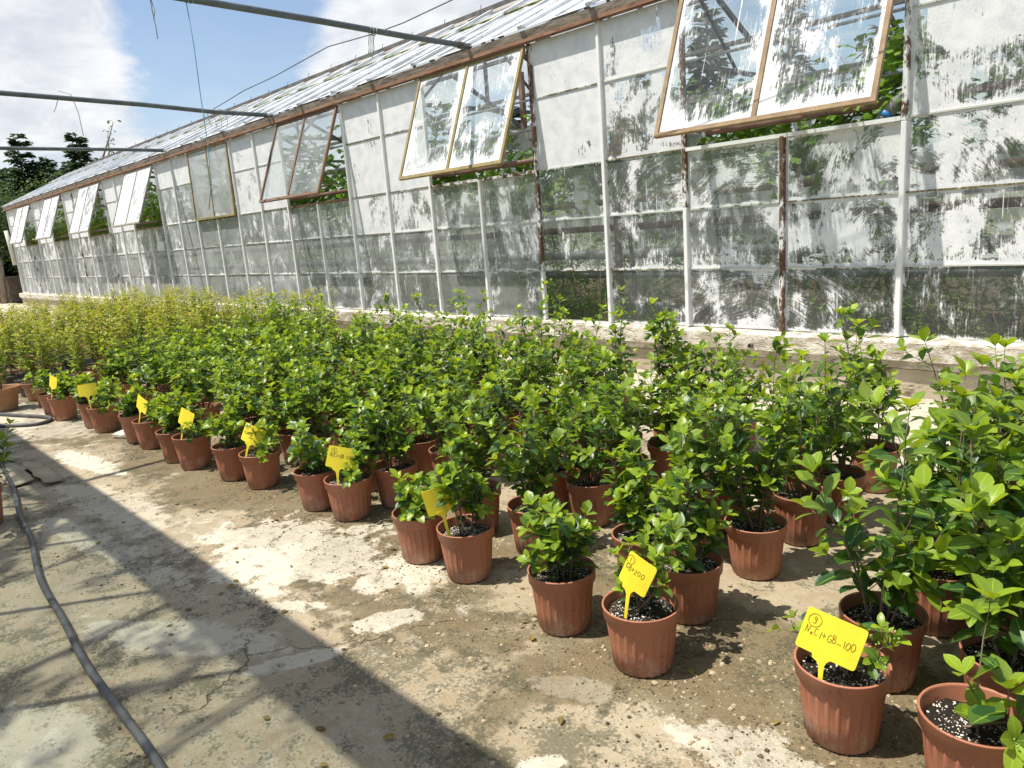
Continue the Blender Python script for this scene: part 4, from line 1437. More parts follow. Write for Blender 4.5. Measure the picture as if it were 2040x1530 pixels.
def tag_writing(lines, w, h):
    b = MB()
    hw = 0.0008

    def stroke(pts):
        for (x0, z0), (x1, z1) in zip(pts, pts[1:]):
            dx, dz = x1 - x0, z1 - z0
            l = math.hypot(dx, dz) or 1e-6
            nx, nz = -dz / l * hw, dx / l * hw
            ex, ez = dx / l * hw * .6, dz / l * hw * .6
            y0, y1 = -0.0024, -0.0018
            P = [(x0 + nx - ex, z0 + nz - ez), (x0 - nx - ex, z0 - nz - ez), (x1 - nx + ex, z1 - nz + ez), (x1 + nx + ex, z1 + nz + ez)]
            V = [(px, y0, pz) for px, pz in P] + [(px, y1, pz) for px, pz in P]
            b.add(V, [(0, 1, 2, 3), (0, 4, 5, 1), (1, 5, 6, 2), (2, 6, 7, 3), (3, 7, 4, 0)])
    for (txt, x, z, size, slope, circled) in lines:
        cx = x
        for i, ch in enumerate(txt):
            sc = size * (0.68 if ch == 'a' else 1.0)
            for st in GLYPH[ch]:
                jx, jz, js = 0.06 * math.sin(i * 5.1 + x * 90), 0.07 * math.sin(i * 3.3 + 1), 1 + 0.10 * math.sin(i * 7.7)
                stroke([(cx + (px * js + 0.10 * pz * math.sin(i * 2.9) + jx) * sc * 0.62, z + (pz * js + jz) * sc + slope * (cx - x)) for px, pz in st])
            cx += size * (0.46 if ch == 'a' else 0.36 if ch in 'l1' else 0.66)
        if circled:
            c = (x + size * 0.3, z + size * 0.5)
            stroke([(c[0] + size * 0.85 * math.cos(a / 16 * 6.283), c[1] + size * 0.9 * math.sin(a / 16 * 6.283)) for a in range(17)])
    return b.mesh('writing', 'pen_ink')


def plant_tag(loc, yaw, lean, side, pw, ph, label, lines, plate_roll=0.0, bend=0.0, neck=0.075, stemh=0.05):
    """stake with a flared neck and a rounded plate that faces -Y locally"""
    root = thing('plant_tag', label, 'plant tag', loc, 0, 'yellow plastic tags stuck in the pots')
    root.rotation_euler = Euler((lean, side, yaw), 'XYZ')
    th = 0.0032
    # stake profile (half width, z)
    prof = [(0.002, -0.018), (0.005, -0.01), (0.0056, 0.0), (0.0062, stemh * .6), (0.0075, stemh), (0.013, stemh + .012), (0.024, stemh + .02), (0.026, stemh + .022), (0.026, stemh + 0.032)]
    V, F = [], []
    for hw, z in prof:
        V += [(-hw, -th / 2, z), (hw, -th / 2, z), (hw, th / 2, z), (-hw, th / 2, z)]
    for i in range(len(prof) - 1):
        for q in range(4):
            q2 = (q + 1) % 4
            F.append((i * 4 + q, i * 4 + q2, (i + 1) * 4 + q2, (i + 1) * 4 + q))
    F += [(3, 2, 1, 0), tuple((len(prof) - 1) * 4 + q for q in range(4))]
    link('stake', MB().add(V, F).mesh('stake', 'tag_yellow'), root)
    # rounded plate
    rad = 0.009
    xs = [-pw / 2 + d for d in (0.0, 0.0012, 0.004, rad)] + [-pw / 2 + rad + (pw - 2 * rad) * q / 8 for q in range(1, 8)] + [pw / 2 - d for d in (rad, 0.004, 0.0012, 0.0)]
    V, F = [], []
    for x in xs:
        dx = min(x + pw / 2, pw / 2 - x)
        ins = rad - math.sqrt(max(0, rad * rad - (rad - dx) ** 2)) if dx < rad else 0
        for z in (ins, ph / 2, ph - ins):
            y = (bend + 0.012) * (x / pw) ** 2 + 0.25 * x * (z - ph / 2)
            V += [(x, y - th / 2, z), (x, y + th / 2, z)]
    for i in range(len(xs) - 1):
        a, b_ = i * 6, i * 6 + 6
        for q in (0, 2):
            F += [(a + q, b_ + q, b_ + q + 2, a + q + 2), (a + q + 3, b_ + q + 3, b_ + q + 1, a + q + 1)]
        F += [(a + 1, b_ + 1, b_, a), (a + 4, b_ + 4, b_ + 5, a + 5)]
    F += [(0, 2, 3, 1), (2, 4, 5, 3)]
    e = (len(xs) - 1) * 6
    F += [(e + 1, e + 3, e + 2, e), (e + 3, e + 5, e + 4, e + 2)]
    pl = link('plate', MB().add(V, F).mesh('plate', 'tag_yellow'), root, (0.006, 0, stemh + 0.024))
    pl.rotation_euler = (0, plate_roll, 0)
    if lines:
        wm = tag_writing(lines, pw, ph)
        for v in wm.vertices:
            v.co.y += (bend + 0.012) * (v.co.x / pw) ** 2 + 0.25 * v.co.x * (v.co.z - ph / 2)
        link('writing', wm, pl)
    return root


def tags():
    ln = lambda first, second, w, h: [(first, -w / 2 + .018, h - .034, .018, 0.0, True), (second, -w / 2 + .012, h * .42, .017, 0.0, False)]
    w, h = 0.165, 0.122
    plant_tag((-0.795, 1.862, 0.2), R(20), R(-17), R(2), w, h, 'broad yellow tag reading NaCl+GB-100 under a circled nine',
              [('9', -w / 2 + .022, h - .042, .021, 0, True), ('NaCl+GB-100', -w / 2 + .012, h * .40, .0212, -0.0, False)], R(15), stemh=0.066)
    w, h = 0.155, 0.12
    plant_tag((-1.45, 1.822, 0.2), R(6), R(-8), R(5), w * .72, h, 'yellow tag reading GB+200 tilted among leaves',
              [('1', -w * .4 + .016, h - .036, .018, 0, True), ('GB+200', -w * .4 + .012, h * .46, .0195, 0, False)], R(18), stemh=0.095)
    plant_tag((-2.475, 1.888, 0.2), R(64), R(-6), R(-8), w * .9, h, 'yellow tag reading 200 with a twig across it',
              [('200', -.012, h * .5, .0235, 0, False)], R(-3), bend=0.03, stemh=0.105)
    plant_tag((-3.53, 1.955, 0.2), R(54), R(-12), R(2), w * .95, h, 'square yellow tag reading NaCl+GB 200 held upright',
              [('6', -w * .4 + .016, h - .036, .018, 0, True), ('NaCl+GB 200', -w * .42 + .006, h * .50, .0190, 0, False)], R(15), stemh=0.085)
    plant_tag((-4.575, 1.895, 0.2), R(30), R(-10), R(16), w, h, 'yellow tag half buried in leaves with a circled number on its upper corner',
              ln('6', 'NaCl+GB', w, h), R(8), stemh=0.08, bend=0.04)
    plant_tag((-5.43, 1.80, 0.2), R(18), R(-10), R(14), w * .9, h, 'yellow tag crossed by a green leaf over its middle', None, R(6), stemh=0.10)
    plant_tag((-6.33, 1.80, 0.2), R(8), R(-8), R(14), w, h * .95, 'narrow yellow tag turned edgeways and split by a leaf shadow', None, R(6), stemh=0.10)
    plant_tag((-7.34, 1.72, 0.2), R(66), R(-12), R(-6), w, h * .9, 'broad yellow tag leaning left over dark soil in a far pot', None, R(4), bend=0.03, stemh=0.12)
    plant_tag((-8.32, 1.62, 0.2), R(12), R(-8), R(10), w * .9, h, 'farthest yellow tag, a slim bright strip in the last green pot', None, R(4), stemh=0.11)


tags()


# ------------------------------------------------------------------ yellow-green saplings beyond
ORD8 = ['front', 'second', 'third', 'fourth', 'fifth', 'sixth', 'seventh', 'eighth', 'ninth']
ORDN = ['first', 'second', 'third', 'fourth', 'fifth', 'sixth', 'seventh', 'eighth', 'ninth', 'tenth', 'eleventh', 'twelfth', 'thirteenth', 'fourteenth', 'fifteenth', 'sixteenth', 'seventeenth', 'eighteenth', 'nineteenth']


def saplings():
    rg = random.Random(77)
    variants = []
    tp = [leaf_template(0.34, COARSE, 0.2, 0.2, 1.0), leaf_template(0.4, COARSE, 0.05, 0.3, 1.0)]
    for v in range(11):
        stems, leaves = [], []
        hv = rg.uniform(0.62, 1.0)
        for s in range(rg.randint(4, 7)):
            az = rg.uniform(0, 6.28)
            tilt = rg.uniform(0.03, 0.22)
            h = rg.uniform(0.5, 0.86) * hv
            p = Vector((rg.uniform(-.05, .05), rg.uniform(-.05, .05), 0.2))
            d = Vector((math.cos(az) * tilt, math.sin(az) * tilt, 1)).normalized()
            pts = [p.copy()]
            for i in range(6):
                d = (d + Vector((rg.uniform(-.06, .06), rg.uniform(-.06, .06), .03))).normalized()
                p = p + d * h / 6
                pts.append(p.copy())
            stems.append((pts, [0.0042 - 0.0005 * i for i in range(7)]))
            k = 0
            for q in range(int(h / 0.017)):
                f = (0.18 + 0.82 * q * 0.017 / h) * 6
                if f >= 6:
                    break
                i = int(f)
                c = pts[i].lerp(pts[i + 1], f - i)
                k += 2.399
                sd = Vector((math.cos(k), math.sin(k), rg.uniform(0.0, 0.9)))
                c2 = c + Vector((sd.x, sd.y, 0.4)) * rg.choice((0, 0, 0.02, 0.035))
                leaves.append((leaf_matrix(c2, sd, Vector((rg.uniform(-.6, .6), rg.uniform(-.6, .6), 1)), rg.uniform(0.045, 0.085)), min(1, max(0, (f / 6 - .5) * 1.2 + rg.uniform(-.25, .5))), rg.randrange(2)))
        variants.append((stem_mesh(stems, 'red_stem', 4), join_leaves('foliage', leaves, 'sapling_leaf', tp)))
    tanp = pot_mesh('pot', 'tan_plastic', 0.10, 0.128, 0.17, 0.21, 0.145, 40, False)
    blk = pot_mesh('pot', 'black_plastic', 0.10, 0.128, 0.17, 0.21, 0.142, 40, False)
    xs = [-9.35 - 0.47 * i for i in range(19)]
    for i, x in enumerate(xs):
        for j, y in enumerate((1.75, 2.2, 2.65, 3.1, 3.55, 4.0, 4.45, 4.9, 5.3)):
            if x > -10.5 and y < 2.0 and False:
                continue
            front = j == 0
            tan = rg.random() < 0.6
            lab = 'thin yellow-green sapling in a %s pot, %s row back in the far block' % ('tan' if tan else 'black', ORD8[j])
            if front:
                lab = 'thin yellow-green sapling in a %s pot on the path edge, %s from the green shrubs' % ('tan' if tan else 'black', ORDN[i])
            t = thing('potted_sapling', lab, 'sapling', (x + rg.uniform(-.06, .06), y + rg.uniform(-.06, .06), 0.002), rg.uniform(0, 6.28), 'yellow-green saplings crowded at the far end')
            st, fo = rg.choice(variants)
            link('pot', tanp if tan else blk, t)
            link('soil', SOIL[rg.randrange(4)], t)
            link('stem', st, t)
            f = link('foliage', fo, t)
            f['kind'] = 'stuff'
    # a second line standing along the wall beside the green block
    for i in range(2):
        x = -9.0 + i * 0.55
        t = thing('potted_sapling', 'thin yellow-green sapling between the green shrubs and the concrete ledge, %s of the pair' % ('farther' if i == 0 else 'nearer'), 'sapling', (x + rg.uniform(-.08, .08), 4.95 + rg.uniform(-.2, .2), 0.002), rg.uniform(0, 6.28), 'yellow-green saplings crowded at the far end')
        st, fo = rg.choice(variants)
        link('pot', tanp, t)
        link('soil', SOIL[0], t)
        link('stem', st, t)
        f = link('foliage', fo, t)
        f['kind'] = 'stuff'
    # the wide tan pot at the left edge with its single stake-like stem
    t = thing('potted_sapling', 'wide pale tan pot with one bare stem at the left edge beside the green block', 'potted plant', (-9.55, 1.42, 0.002))
    wide = pot_mesh('pot', 'tan_plastic', 0.115, 0.15, 0.20, 0.25, 0.18, 56, False)
    link('pot', wide, t)
    s = link('soil', SOIL[1], t, (0, 0, 0.0))
    s.scale = (1.25, 1.25, 1.0)
    link('stem', MB().tube([(0, 0, 0.2), (-.01, 0.01, 0.5), (-.03, 0.0, 0.95)], [0.009, 0.007, 0.004], 6).mesh('stem', 'shrub_stem', True), t)
    link('foliage', variants[0][1], t, kind='stuff')


saplings()


# ------------------------------------------------------------------ overhead pipes, twine, cable
def overhead():
    labs = ['nearest dark overhead pipe running from the eave out over the yard', 'middle dark overhead pipe above the rust-red vent', 'farthest thin dark overhead pipe in front of the conifers']
    for i, (x, z0, z1) in enumerate(((-6.75, 3.60, 3.70), (-11.72, 3.60, 3.78), (-16.46, 3.62, 3.62))):
        r = 0.031 if i == 0 else 0.033
        pts = [(x, 6.13, z0), (x, 5.2, z0 + 0.008), (x, 4.2, z0 + (z1 - z0) * .33), (x, 2.8, z0 + (z1 - z0) * .55), (x, 1.2, z0 + (z1 - z0) * .8), (x, -0.2, z1)]
        m = MB().tube(pts, r, 12).mesh('overhead_pipe', 'overhead_pipe', True)
        t = thing('overhead_pipe', labs[i], 'pipe', data=m, group='pipes crossing overhead to the eave')
        if i == 0:
            m2 = MB()
            for q in range(5):
                m2.tube([(x + .036 * math.cos(a * .7), 6.0 - q * .012, z0 + .036 * math.sin(a * .7)) for a in range(10)], 0.006, 5)
            link('wire_binding', m2.mesh('wire_binding', 'interior_steel', True), t)
    # twine
    def twine(label, strands, mat):
        b = MB()
        for s in strands:
            b.tube(s, 0.0045, 4)
        thing('twine', label, 'twine', data=b.mesh('twine', mat, True), group='bits of twine tied to the overhead pipes')
    loop = lambda x, y, z: [(x + .04 * math.cos(a * .7), y + .004 * a, z + .04 * math.sin(a * .7)) for a in range(20)]
    twine('long blue-green twine hanging straight down from the nearest overhead pipe', [loop(-6.75, 2.88, 3.66), [(-6.75, 2.9, 3.63), (-6.752, 2.91, 3.3), (-6.748, 2.9, 2.9), (-6.755, 2.9, 2.45), (-6.76, 2.88, 2.12), (-6.80, 2.84, 1.9)]], 'twine_blue')
    twine('short frayed twine hanging at the top left from the nearest pipe', [loop(-6.75, 2.58, 3.68), [(-6.75, 2.6, 3.65), (-6.74, 2.6, 3.5), (-6.77, 2.62, 3.38), (-6.75, 2.61, 3.3)], [(-6.75, 2.6, 3.65), (-6.77, 2.63, 3.52), (-6.74, 2.6, 3.45)]], 'twine_pale')
    twine('tangled clump of twine hanging mid-way along the nearest pipe', [loop(-6.75, 4.75, 3.61)] + [[(-6.75, 4.75 + .02 * q, 3.58), (-6.75 + .03 * (q - 2), 4.77, 3.5), (-6.75, 4.73 + .02 * q, 3.44), (-6.76 + .02 * q, 4.72, 3.38 - .015 * q)] for q in range(4)], 'twine_pale')
    twine('loose loop of pale twine drooping from the middle pipe', [[(-11.72, 3.1, 3.72), (-11.72, 3.03, 3.55), (-11.72, 3.0, 3.5)], [(-11.72, 3.1, 3.78), (-11.72, 3.25, 3.74), (-11.72, 3.3, 3.5), (-11.72, 3.31, 3.2)]], 'twine_pale')
    twine('frayed twine wound round the middle pipe near the eave', [loop(-11.72, 5.3, 3.62), loop(-11.72, 5.5, 3.62)] + [[(-11.72, 5.1 + .09 * q, 3.6), (-11.70, 5.1 + .1 * q, 3.48), (-11.75, 5.15 + .08 * q, 3.4)] for q in range(4)], 'twine_pale')
    cb = MB().tube([(-11.72, 5.2, 3.65), (-10.9, 5.05, 3.62), (-10.2, 5.0, 3.645), (-9.3, 5.0, 3.66), (-8.6, 5.0, 3.70), (-7.95, 5.0, 3.735), (-7.46, 5.0, 3.70), (-7.0, 4.99, 3.665), (-6.5, 5.0, 3.655), (-5.57, 5.0, 3.68), (-4.2, 5.05, 3.80), (-2.4, 5.2, 4.1)], 0.006, 6)
    thing('cable', 'thin grey cable sagging across the sky over the roof', 'cable', data=cb.mesh('cable', 'cable_grey', True))


overhead()


# ------------------------------------------------------------------ hose, cardboard, board, gravel
def litter():
    ctl = [(-1.0, 0.46), (-1.7, 0.47), (-2.27, .51), (-2.75, .53), (-3.24, .535), (-3.9, .585), (-4.45, .64), (-4.9, .70), (-5.6, .78), (-6.48, .88), (-7.2, 0.95), (-7.9, 0.98)]
    pts = []
    for i in range(len(ctl) - 1):
        p0, p1, p2, p3 = (np.array(ctl[max(0, min(len(ctl) - 1, i + k))]) for k in (-1, 0, 1, 2))
        for q in range(6):
            t = q / 6
            c = 0.5 * ((2 * p1) + (-p0 + p2) * t + (2 * p0 - 5 * p1 + 4 * p2 - p3) * t * t + (-p0 + 3 * p1 - 3 * p2 + p3) * t ** 3)
            pts.append((c[0], c[1] + 0.008 * math.sin(c[0] * 5), 0.021))
    thing('hose', 'thick grey garden hose lying along the shaded concrete', 'hose', data=MB().tube(pts, 0.0148, 12).mesh('hose', 'hose_rubber', True))
    loop = [(-9.6, 1.2, .018), (-9.1, 1.36, .018), (-8.7, 1.52, .02), (-8.45, 1.60, .02), (-8.3, 1.56, .02), (-8.26, 1.45, .018), (-8.4, 1.30, .018), (-8.7, 1.1, .018), (-9.2, 0.9, .018)]
    q = []
    for i in range(len(loop) - 1):
        p0, p1, p2, p3 = (np.array(loop[max(0, min(len(loop) - 1, i + k))]) for k in (-1, 0, 1, 2))
        for s in range(5):
            t = s / 5
            q.append(tuple(0.5 * ((2 * p1) + (-p0 + p2) * t + (2 * p0 - 5 * p1 + 4 * p2 - p3) * t * t + (-p0 + 3 * p1 - 3 * p2 + p3) * t ** 3)))
    thing('hose', 'dark hose bend curling out by the wide tan pot', 'hose', data=MB().tube(q, 0.018, 10).mesh('hose', 'hose_rubber', True))
    # torn cardboard: two curled flaps
    t = thing('cardboard', 'torn flattened cardboard lying under the hose at the left edge', 'cardboard', (-6.2, 0.93, 0.004))
    for nm, x0, x1, y0, y1, sd, tk in (('flap', -0.65, 0.12, -0.10, 0.05, 1, .006), ('flap', -0.5, 0.30, 0.07, 0.2, 2, .006)):
        V, F = [], []
        nx, ny = 12, 5
        for k in (0, 1):
            for i in range(nx + 1):
                for j in range(ny + 1):
                    x = x0 + (x1 - x0) * i / nx
                    y = y0 + (y1 - y0) * j / ny
                    e = 0.02 * noise.noise(Vector((x * 9, y * 9, sd)))
                    z = 0.012 + 0.035 * (j / ny if sd == 1 else 1 - j / ny) ** 2 * (0.6 + 0.8 * noise.noise(Vector((x * 4, 0, sd)))) + 0.006 * noise.noise(Vector((x * 14, y * 14, sd)))
                    V.append((x + e, y + e * .7 + 0.03 * noise.noise(Vector((x * 6, 3, sd))), max(0.003, z) + k * tk))
        nn = (nx + 1) * (ny + 1)
        for i in range(nx):
            for j in range(ny):
                a = i * (ny + 1) + j
                F += [(a, a + 1, a + ny + 2, a + ny + 1), (nn + a, nn + a + ny + 1, nn + a + ny + 2, nn + a + 1)]
        for i in range(nx):
            a, b_ = i * (ny + 1), i * (ny + 1) + ny
            F += [(a, a + ny + 1, nn + a + ny + 1, nn + a), (b_ + ny + 1, b_, nn + b_, nn + b_ + ny + 1)]
        for j in range(ny):
            a, b_ = j, nx * (ny + 1) + j
            F += [(a + 1, a, nn + a, nn + a + 1), (b_, b_ + 1, nn + b_ + 1, nn + b_)]
        link(nm, MB().add(V, F).mesh(nm, 'cardboard', True), t)
    m = bevel_mesh(MB().box((0, 0, 0), (0.42, 0.26, 0.03)).mesh('stone_slab', 'ledge_concrete'), 0.006, 1)
    s = thing('stone_slab', 'thin broken slab lying flat between the front pots', 'slab', (-6.83, 1.95, 0.024), R(25), data=m)
    s.rotation_euler = (R(3), R(2), R(25))
    # loose gravel and crumbs of soil
    def scatter(n, zone, smin, smax, fl):
        P, S = [], []
        tries = 0
        while len(P) < n and tries < n * 12:
            tries += 1
            x = -7.5 * nr.uniform(0, 1) ** 1.6 + 0.15
            y = nr.uniform(0.45, 2.9)
            d = noise.noise(Vector((x * 1.1, y * 1.5, zone))) + 0.5 * noise.noise(Vector((x * 4, y * 4, zone))) + 0.35 * math.exp(-((y - 1.85) / 0.4) ** 2)
            if d < nr.uniform(0.05, 0.6):
                continue
            s = nr.uniform(smin, smax) * nr.choice([0.35, 0.6, 1, 1.6], p=[.45, .33, .17, .05])
            P.append((x, y, s * fl * 0.12))
            S.append(s)
        return P, S
    P, S = scatter(7500, 3.3, 0.003, 0.0085, 0.6)
    link('gravel', stones('gravel', P, S, 'gravel', 0.6), kind='stuff')
    P, S = scatter(6500, 9.1, 0.0015, 0.006, 0.7)
    for (fx, fy) in FRONT[:10]:
        for q in range(260):
            a, d = nr.uniform(0, 6.28), 0.10 + abs(nr.normal(0, .09))
            s = 0.0012 + 0.0045 * nr.uniform(0, 1) ** 3
            P.append((fx + d * math.cos(a) + .04, fy + d * math.sin(a) * .9, s * .15))
            S.append(s)
    link('soil_crumbs', stones('soil_crumbs', P, S, 'crumbs', 0.7), kind='stuff')
    fl = []
    for q in range(90):
        x, y = nr.uniform(-6, -0.2), nr.uniform(0.8, 2.6)
        a = nr.uniform(0, 6.28)
        fl.append((leaf_matrix(Vector((x, y, 0.006)), Vector((math.cos(a), math.sin(a), 0.02)), Vector((nr.uniform(-.3, .3), nr.uniform(-.3, .3), 1)), nr.uniform(.018, .045)), nr.uniform(0, 1), int(nr.randint(0, 4))))
    link('fallen_leaves', join_leaves('fallen_leaves', fl, 'dead_leaf', LT_FINE), kind='stuff')


litter()


# ------------------------------------------------------------------ things inside the greenhouse
def vine_leaf_template():
    pts = [(0, 0), (0.22, -0.12), (0.5, 0.05), (0.38, 0.28), (0.55, 0.5), (0.3, 0.58), (0.0, 1.0), (-0.3, 0.58), (-0.55, 0.5), (-0.38, 0.28), (-0.5, 0.05), (-0.22, -0.12)]
    V = [(0, 0.35, 0.06)] + [(x, y, -0.10 * (x * x + (y - .35) ** 2) * 2) for x, y in pts]
    F = [(0, 1 + i, 1 + (i + 1) % 12) for i in range(12)]
    return np.array(V, float), F, np.array([0.0] + [1.0] * 12)


ORDS = 'first second third fourth fifth sixth seventh eighth ninth tenth eleventh twelfth thirteenth fourteenth fifteenth sixteenth seventeenth eighteenth'.split()


def interior():
    rg = random.Random(9)
    vt = [vine_leaf_template()]
    for i in range(17):
        x = 1.0 - i * 2.05 + rg.uniform(-.3, .3)
        wood = MB()
        leaves = []
        y0 = rg.uniform(6.8, 7.3)
        top = 2.75 if i < 5 else 3.25
        wood.tube([(x, y0, 0), (x + .05, y0, 0.9), (x - .06, y0 + .05, 1.7), (x + .2, y0, 2.3)], [0.03, 0.026, 0.022, 0.016], 7)
        for s in (-1, 1):
            for q in range(3):
                cane = [Vector((x + .1, y0, 1.8))]
                d = Vector((s * rg.uniform(.5, 1), rg.uniform(-.5, .7), rg.uniform(.2, .9))).normalized()
                for w in range(7):
                    d = (d + Vector((rg.uniform(-.3, .3), rg.uniform(-.3, .3), rg.uniform(-.25, .25)))).normalized()
                    c = cane[-1] + d * 0.24
                    c.z = min(c.z, top)
                    c.y = max(c.y, 6.5)
                    cane.append(c)
                wood.tube(cane, [0.011 - .001 * w for w in range(8)], 5)
                for c in cane[1:]:
                    for w in range(20):
                        p = c + Vector((rg.gauss(0, .2), rg.gauss(0, .2), rg.gauss(0, .15)))
                        p.z = min(max(p.z, 1.55), top + .1)
                        p.y = max(p.y, 6.42)
                        d2 = Vector((rg.uniform(-1, 1), rg.uniform(-1, .4), rg.uniform(-.8, .3)))
                        leaves.append((leaf_matrix(p, d2, Vector((rg.uniform(-.5, .5), rg.uniform(-.9, .1), 1)), rg.uniform(.07, .13)), min(1, max(0, rg.uniform(-.3, .9))), 0))
        # a curtain of leaves just inside the vents
        for q in range(420):
            p = Vector((x + rg.uniform(-1.1, 1.1), 6.45 + abs(rg.gauss(0, .3)), 0))
            p.z = 2.2 + 0.42 * noise.noise(Vector((p.x * 1.3, i, 0))) + rg.gauss(0, 0.20 if i < 5 else .32)
            if 1.5 < p.z < top:
                d2 = Vector((rg.uniform(-1, 1), rg.uniform(-1, .2), rg.uniform(-.9, .2)))
                leaves.append((leaf_matrix(p, d2, Vector((rg.uniform(-.5, .5), rg.uniform(-.9, .1), 1)), rg.uniform(.06, .12)), min(1, max(0, rg.uniform(-.2, 1.0))), 0))
        t = thing('grapevine', '%s leafy grapevine under the glass, counted from the right end of the greenhouse' % ORDS[i], 'grapevine', group='grapevines inside the greenhouse')
        link('trunk', wood.mesh('trunk', 'bark', True), t)
        f = link('foliage', join_leaves('foliage', leaves, 'vine_leaf', vt), t)
        f['kind'] = 'stuff'
    # low bushes behind the bottom panes
    def bush(x, y, rx, ry, h, n, lab, ls, ag, mat='bush_leaf'):
        t = thing('bush', lab, 'bush', (x, y, 0.02), 0, 'bushes growing inside the greenhouse')
        leaves, st = [], MB()
        for i in range(9):
            a = rg.uniform(0, 6.28)
            st.tube([(0, 0, 0), (rx * .3 * math.cos(a), ry * .3 * math.sin(a), h * .5), (rx * .6 * math.cos(a), ry * .6 * math.sin(a), h * rg.uniform(.7, 1))], [0.008, 0.006, 0.003], 5)
        for i in range(n):
            a = rg.uniform(0, 6.28)
            rr = math.sqrt(rg.uniform(0.05, 1))
            u = rg.uniform(0, 1)
            wv = 0.75 + 0.35 * noise.noise(Vector((a * 1.2, u * 3, x)))
            p = Vector((rx * rr * math.cos(a) * wv, ry * rr * math.sin(a) * wv, h * (0.05 + 0.95 * u * (1 - .45 * rr * rr)) * wv))
            d = Vector((math.cos(a), math.sin(a), rg.uniform(-.3, .9)))
            leaves.append((leaf_matrix(p, d, Vector((rg.uniform(-.6, .6), rg.uniform(-.6, .6), 1)), ls * rg.uniform(.6, 1.3)), min(1, max(0, ag + rg.uniform(-.3, .35))), rg.randrange(4)))
        link('stem', st.mesh('stem', 'shrub_stem', True), t)
        f = link('foliage', join_leaves('foliage', leaves, mat, LT_COARSE), t)
        f['kind'] = 'stuff'
    bush(-5.72, 6.70, 0.46, 0.28, 1.05, 1600, 'dense small-leaved green bush behind the one clean bottom pane', 0.045, 0.25)
    bush(-5.30, 6.55, 0.18, 0.16, 0.92, 620, 'bright yellow-green bush right of the dense one behind the clean pane', 0.03, 0.9)
    bush(-1.85, 6.62, 0.36, 0.25, 0.98, 1500, 'feathery yellow-green bush behind the lowest pane near the right edge', 0.03, 0.95)
    bush(-1.38, 6.65, 0.36, 0.25, 0.72, 900, 'low yellow-green bush at the right edge behind the lowest pane', 0.03, 0.8)
    for i in range(17):
        x = 0.9 - i * 1.95
        if -6.4 < x < -4.9 or -2.4 < x < -1:
            x -= 0.7
        bush(x, rg.uniform(6.95, 7.3), 1.2, 0.55, rg.uniform(1.1, 1.5), 2300, '%s dim green bush behind the lower panes, counted from the right end' % ORDS[i], 0.06, 0.1)
    for i in range(17):
        bush(0.6 - i * 2.0, rg.uniform(9.9, 10.5), 1.25, 0.6, rg.uniform(1.7, 2.3), 1300, '%s tall dark bush along the far side inside, counted from the right end' % ORDS[i], 0.09, 0.1)
    # hanging bag, paper cone, sheet, bottle, jug
    def blob(name, label, cat, loc, rx, rz, mat, amp, seed):
        V, F = [], []
        n, m = 22, 14
        for i in range(m + 1):
            ph = math.pi * i / m
            for k in range(n):
                th = 2 * math.pi * k / n
                v = Vector((math.sin(ph) * math.cos(th), math.sin(ph) * math.sin(th), math.cos(ph)))
                s = 1 + amp * noise.noise(v * 1.7 + Vector((seed, 0, 0))) + amp * .5 * noise.noise(v * 4.3 + Vector((0, seed, 0))) + amp * .25 * abs(noise.noise(v * 9 + Vector((0, 0, seed))))
                if v.z < -0.5 and mat == 'white_bag':
                    s *= 1.0
                V.append((v.x * rx * s, v.y * rx * .8 * s, v.z * rz * s))
        for i in range(m):
            for k in range(n):
                k2 = (k + 1) % n
                F.append((i * n + k, (i + 1) * n + k, (i + 1) * n + k2, i * n + k2))
        return thing(name, label, cat, loc, data=MB().add(V, F).mesh(name, mat, False))
    b = blob('plastic_bag', 'crumpled white plastic bag tied to the brown post behind the glass', 'plastic bag', (-5.55, 6.62, 1.88), 0.17, 0.17, 'white_bag', 0.55, 3.1)
    tail = MB()
    for q in range(3):
        tail.add([(0.02 * q, 0, -.12), (0.1 + .05 * q, -.03, -.18), (.13 + .03 * q, 0, -.33), (.03 + .05 * q, .02, -.27), (0.02 * q, .012, -.12), (0.1 + .05 * q, -.018, -.18), (.13 + .03 * q, .012, -.33), (.03 + .05 * q, .032, -.27)], [(0, 1, 2, 3), (7, 6, 5, 4), (0, 4, 5, 1), (1, 5, 6, 2), (2, 6, 7, 3), (3, 7, 4, 0)])
    link('tail', tail.mesh('tail', 'white_bag'), b)
    m = MB().lathe([(0.21, -0.28), (0.20, -0.2), (0.14, 0.0), (0.09, 0.16), (0.05, 0.2), (0.001, 0.2)], 14, lambda i, k: 1 + 0.08 * noise.noise(Vector((i * .9, k * .8, 0))))
    thing('paper_bag', 'brown paper bag hanging upside down behind a flaking pane', 'paper bag', (-4.95, 6.62, 2.44), data=m.mesh('paper_bag', 'brown_paper', True))
    m = MB()
    m.add([(-.22, 0, 0), (.12, .02, .2), (.32, 0, -.05), (.3, .03, -.3), (.05, 0, -.22), (-.22, .006, 0), (.12, .026, .2), (.32, .006, -.05), (.3, .036, -.3), (.05, .006, -.22)],
          [(0, 1, 2, 3, 4)[::-1], (5, 6, 7, 8, 9), (0, 1, 6, 5), (1, 2, 7, 6), (2, 3, 8, 7), (3, 4, 9, 8), (4, 0, 5, 9)])
    thing('plastic_sheet', 'grey triangular sheet of plastic hanging in the ochre vent opening', 'sheet', (-6.42, 6.58, 2.52), data=m.mesh('plastic_sheet', 'grey_sheet'))
    bt = thing('plastic_bottle', 'clear plastic bottle with a blue band lying on the sill under the largest vent', 'bottle', (-2.27, 6.42, 2.20))
    bt.rotation_euler = (0, R(38), 0)
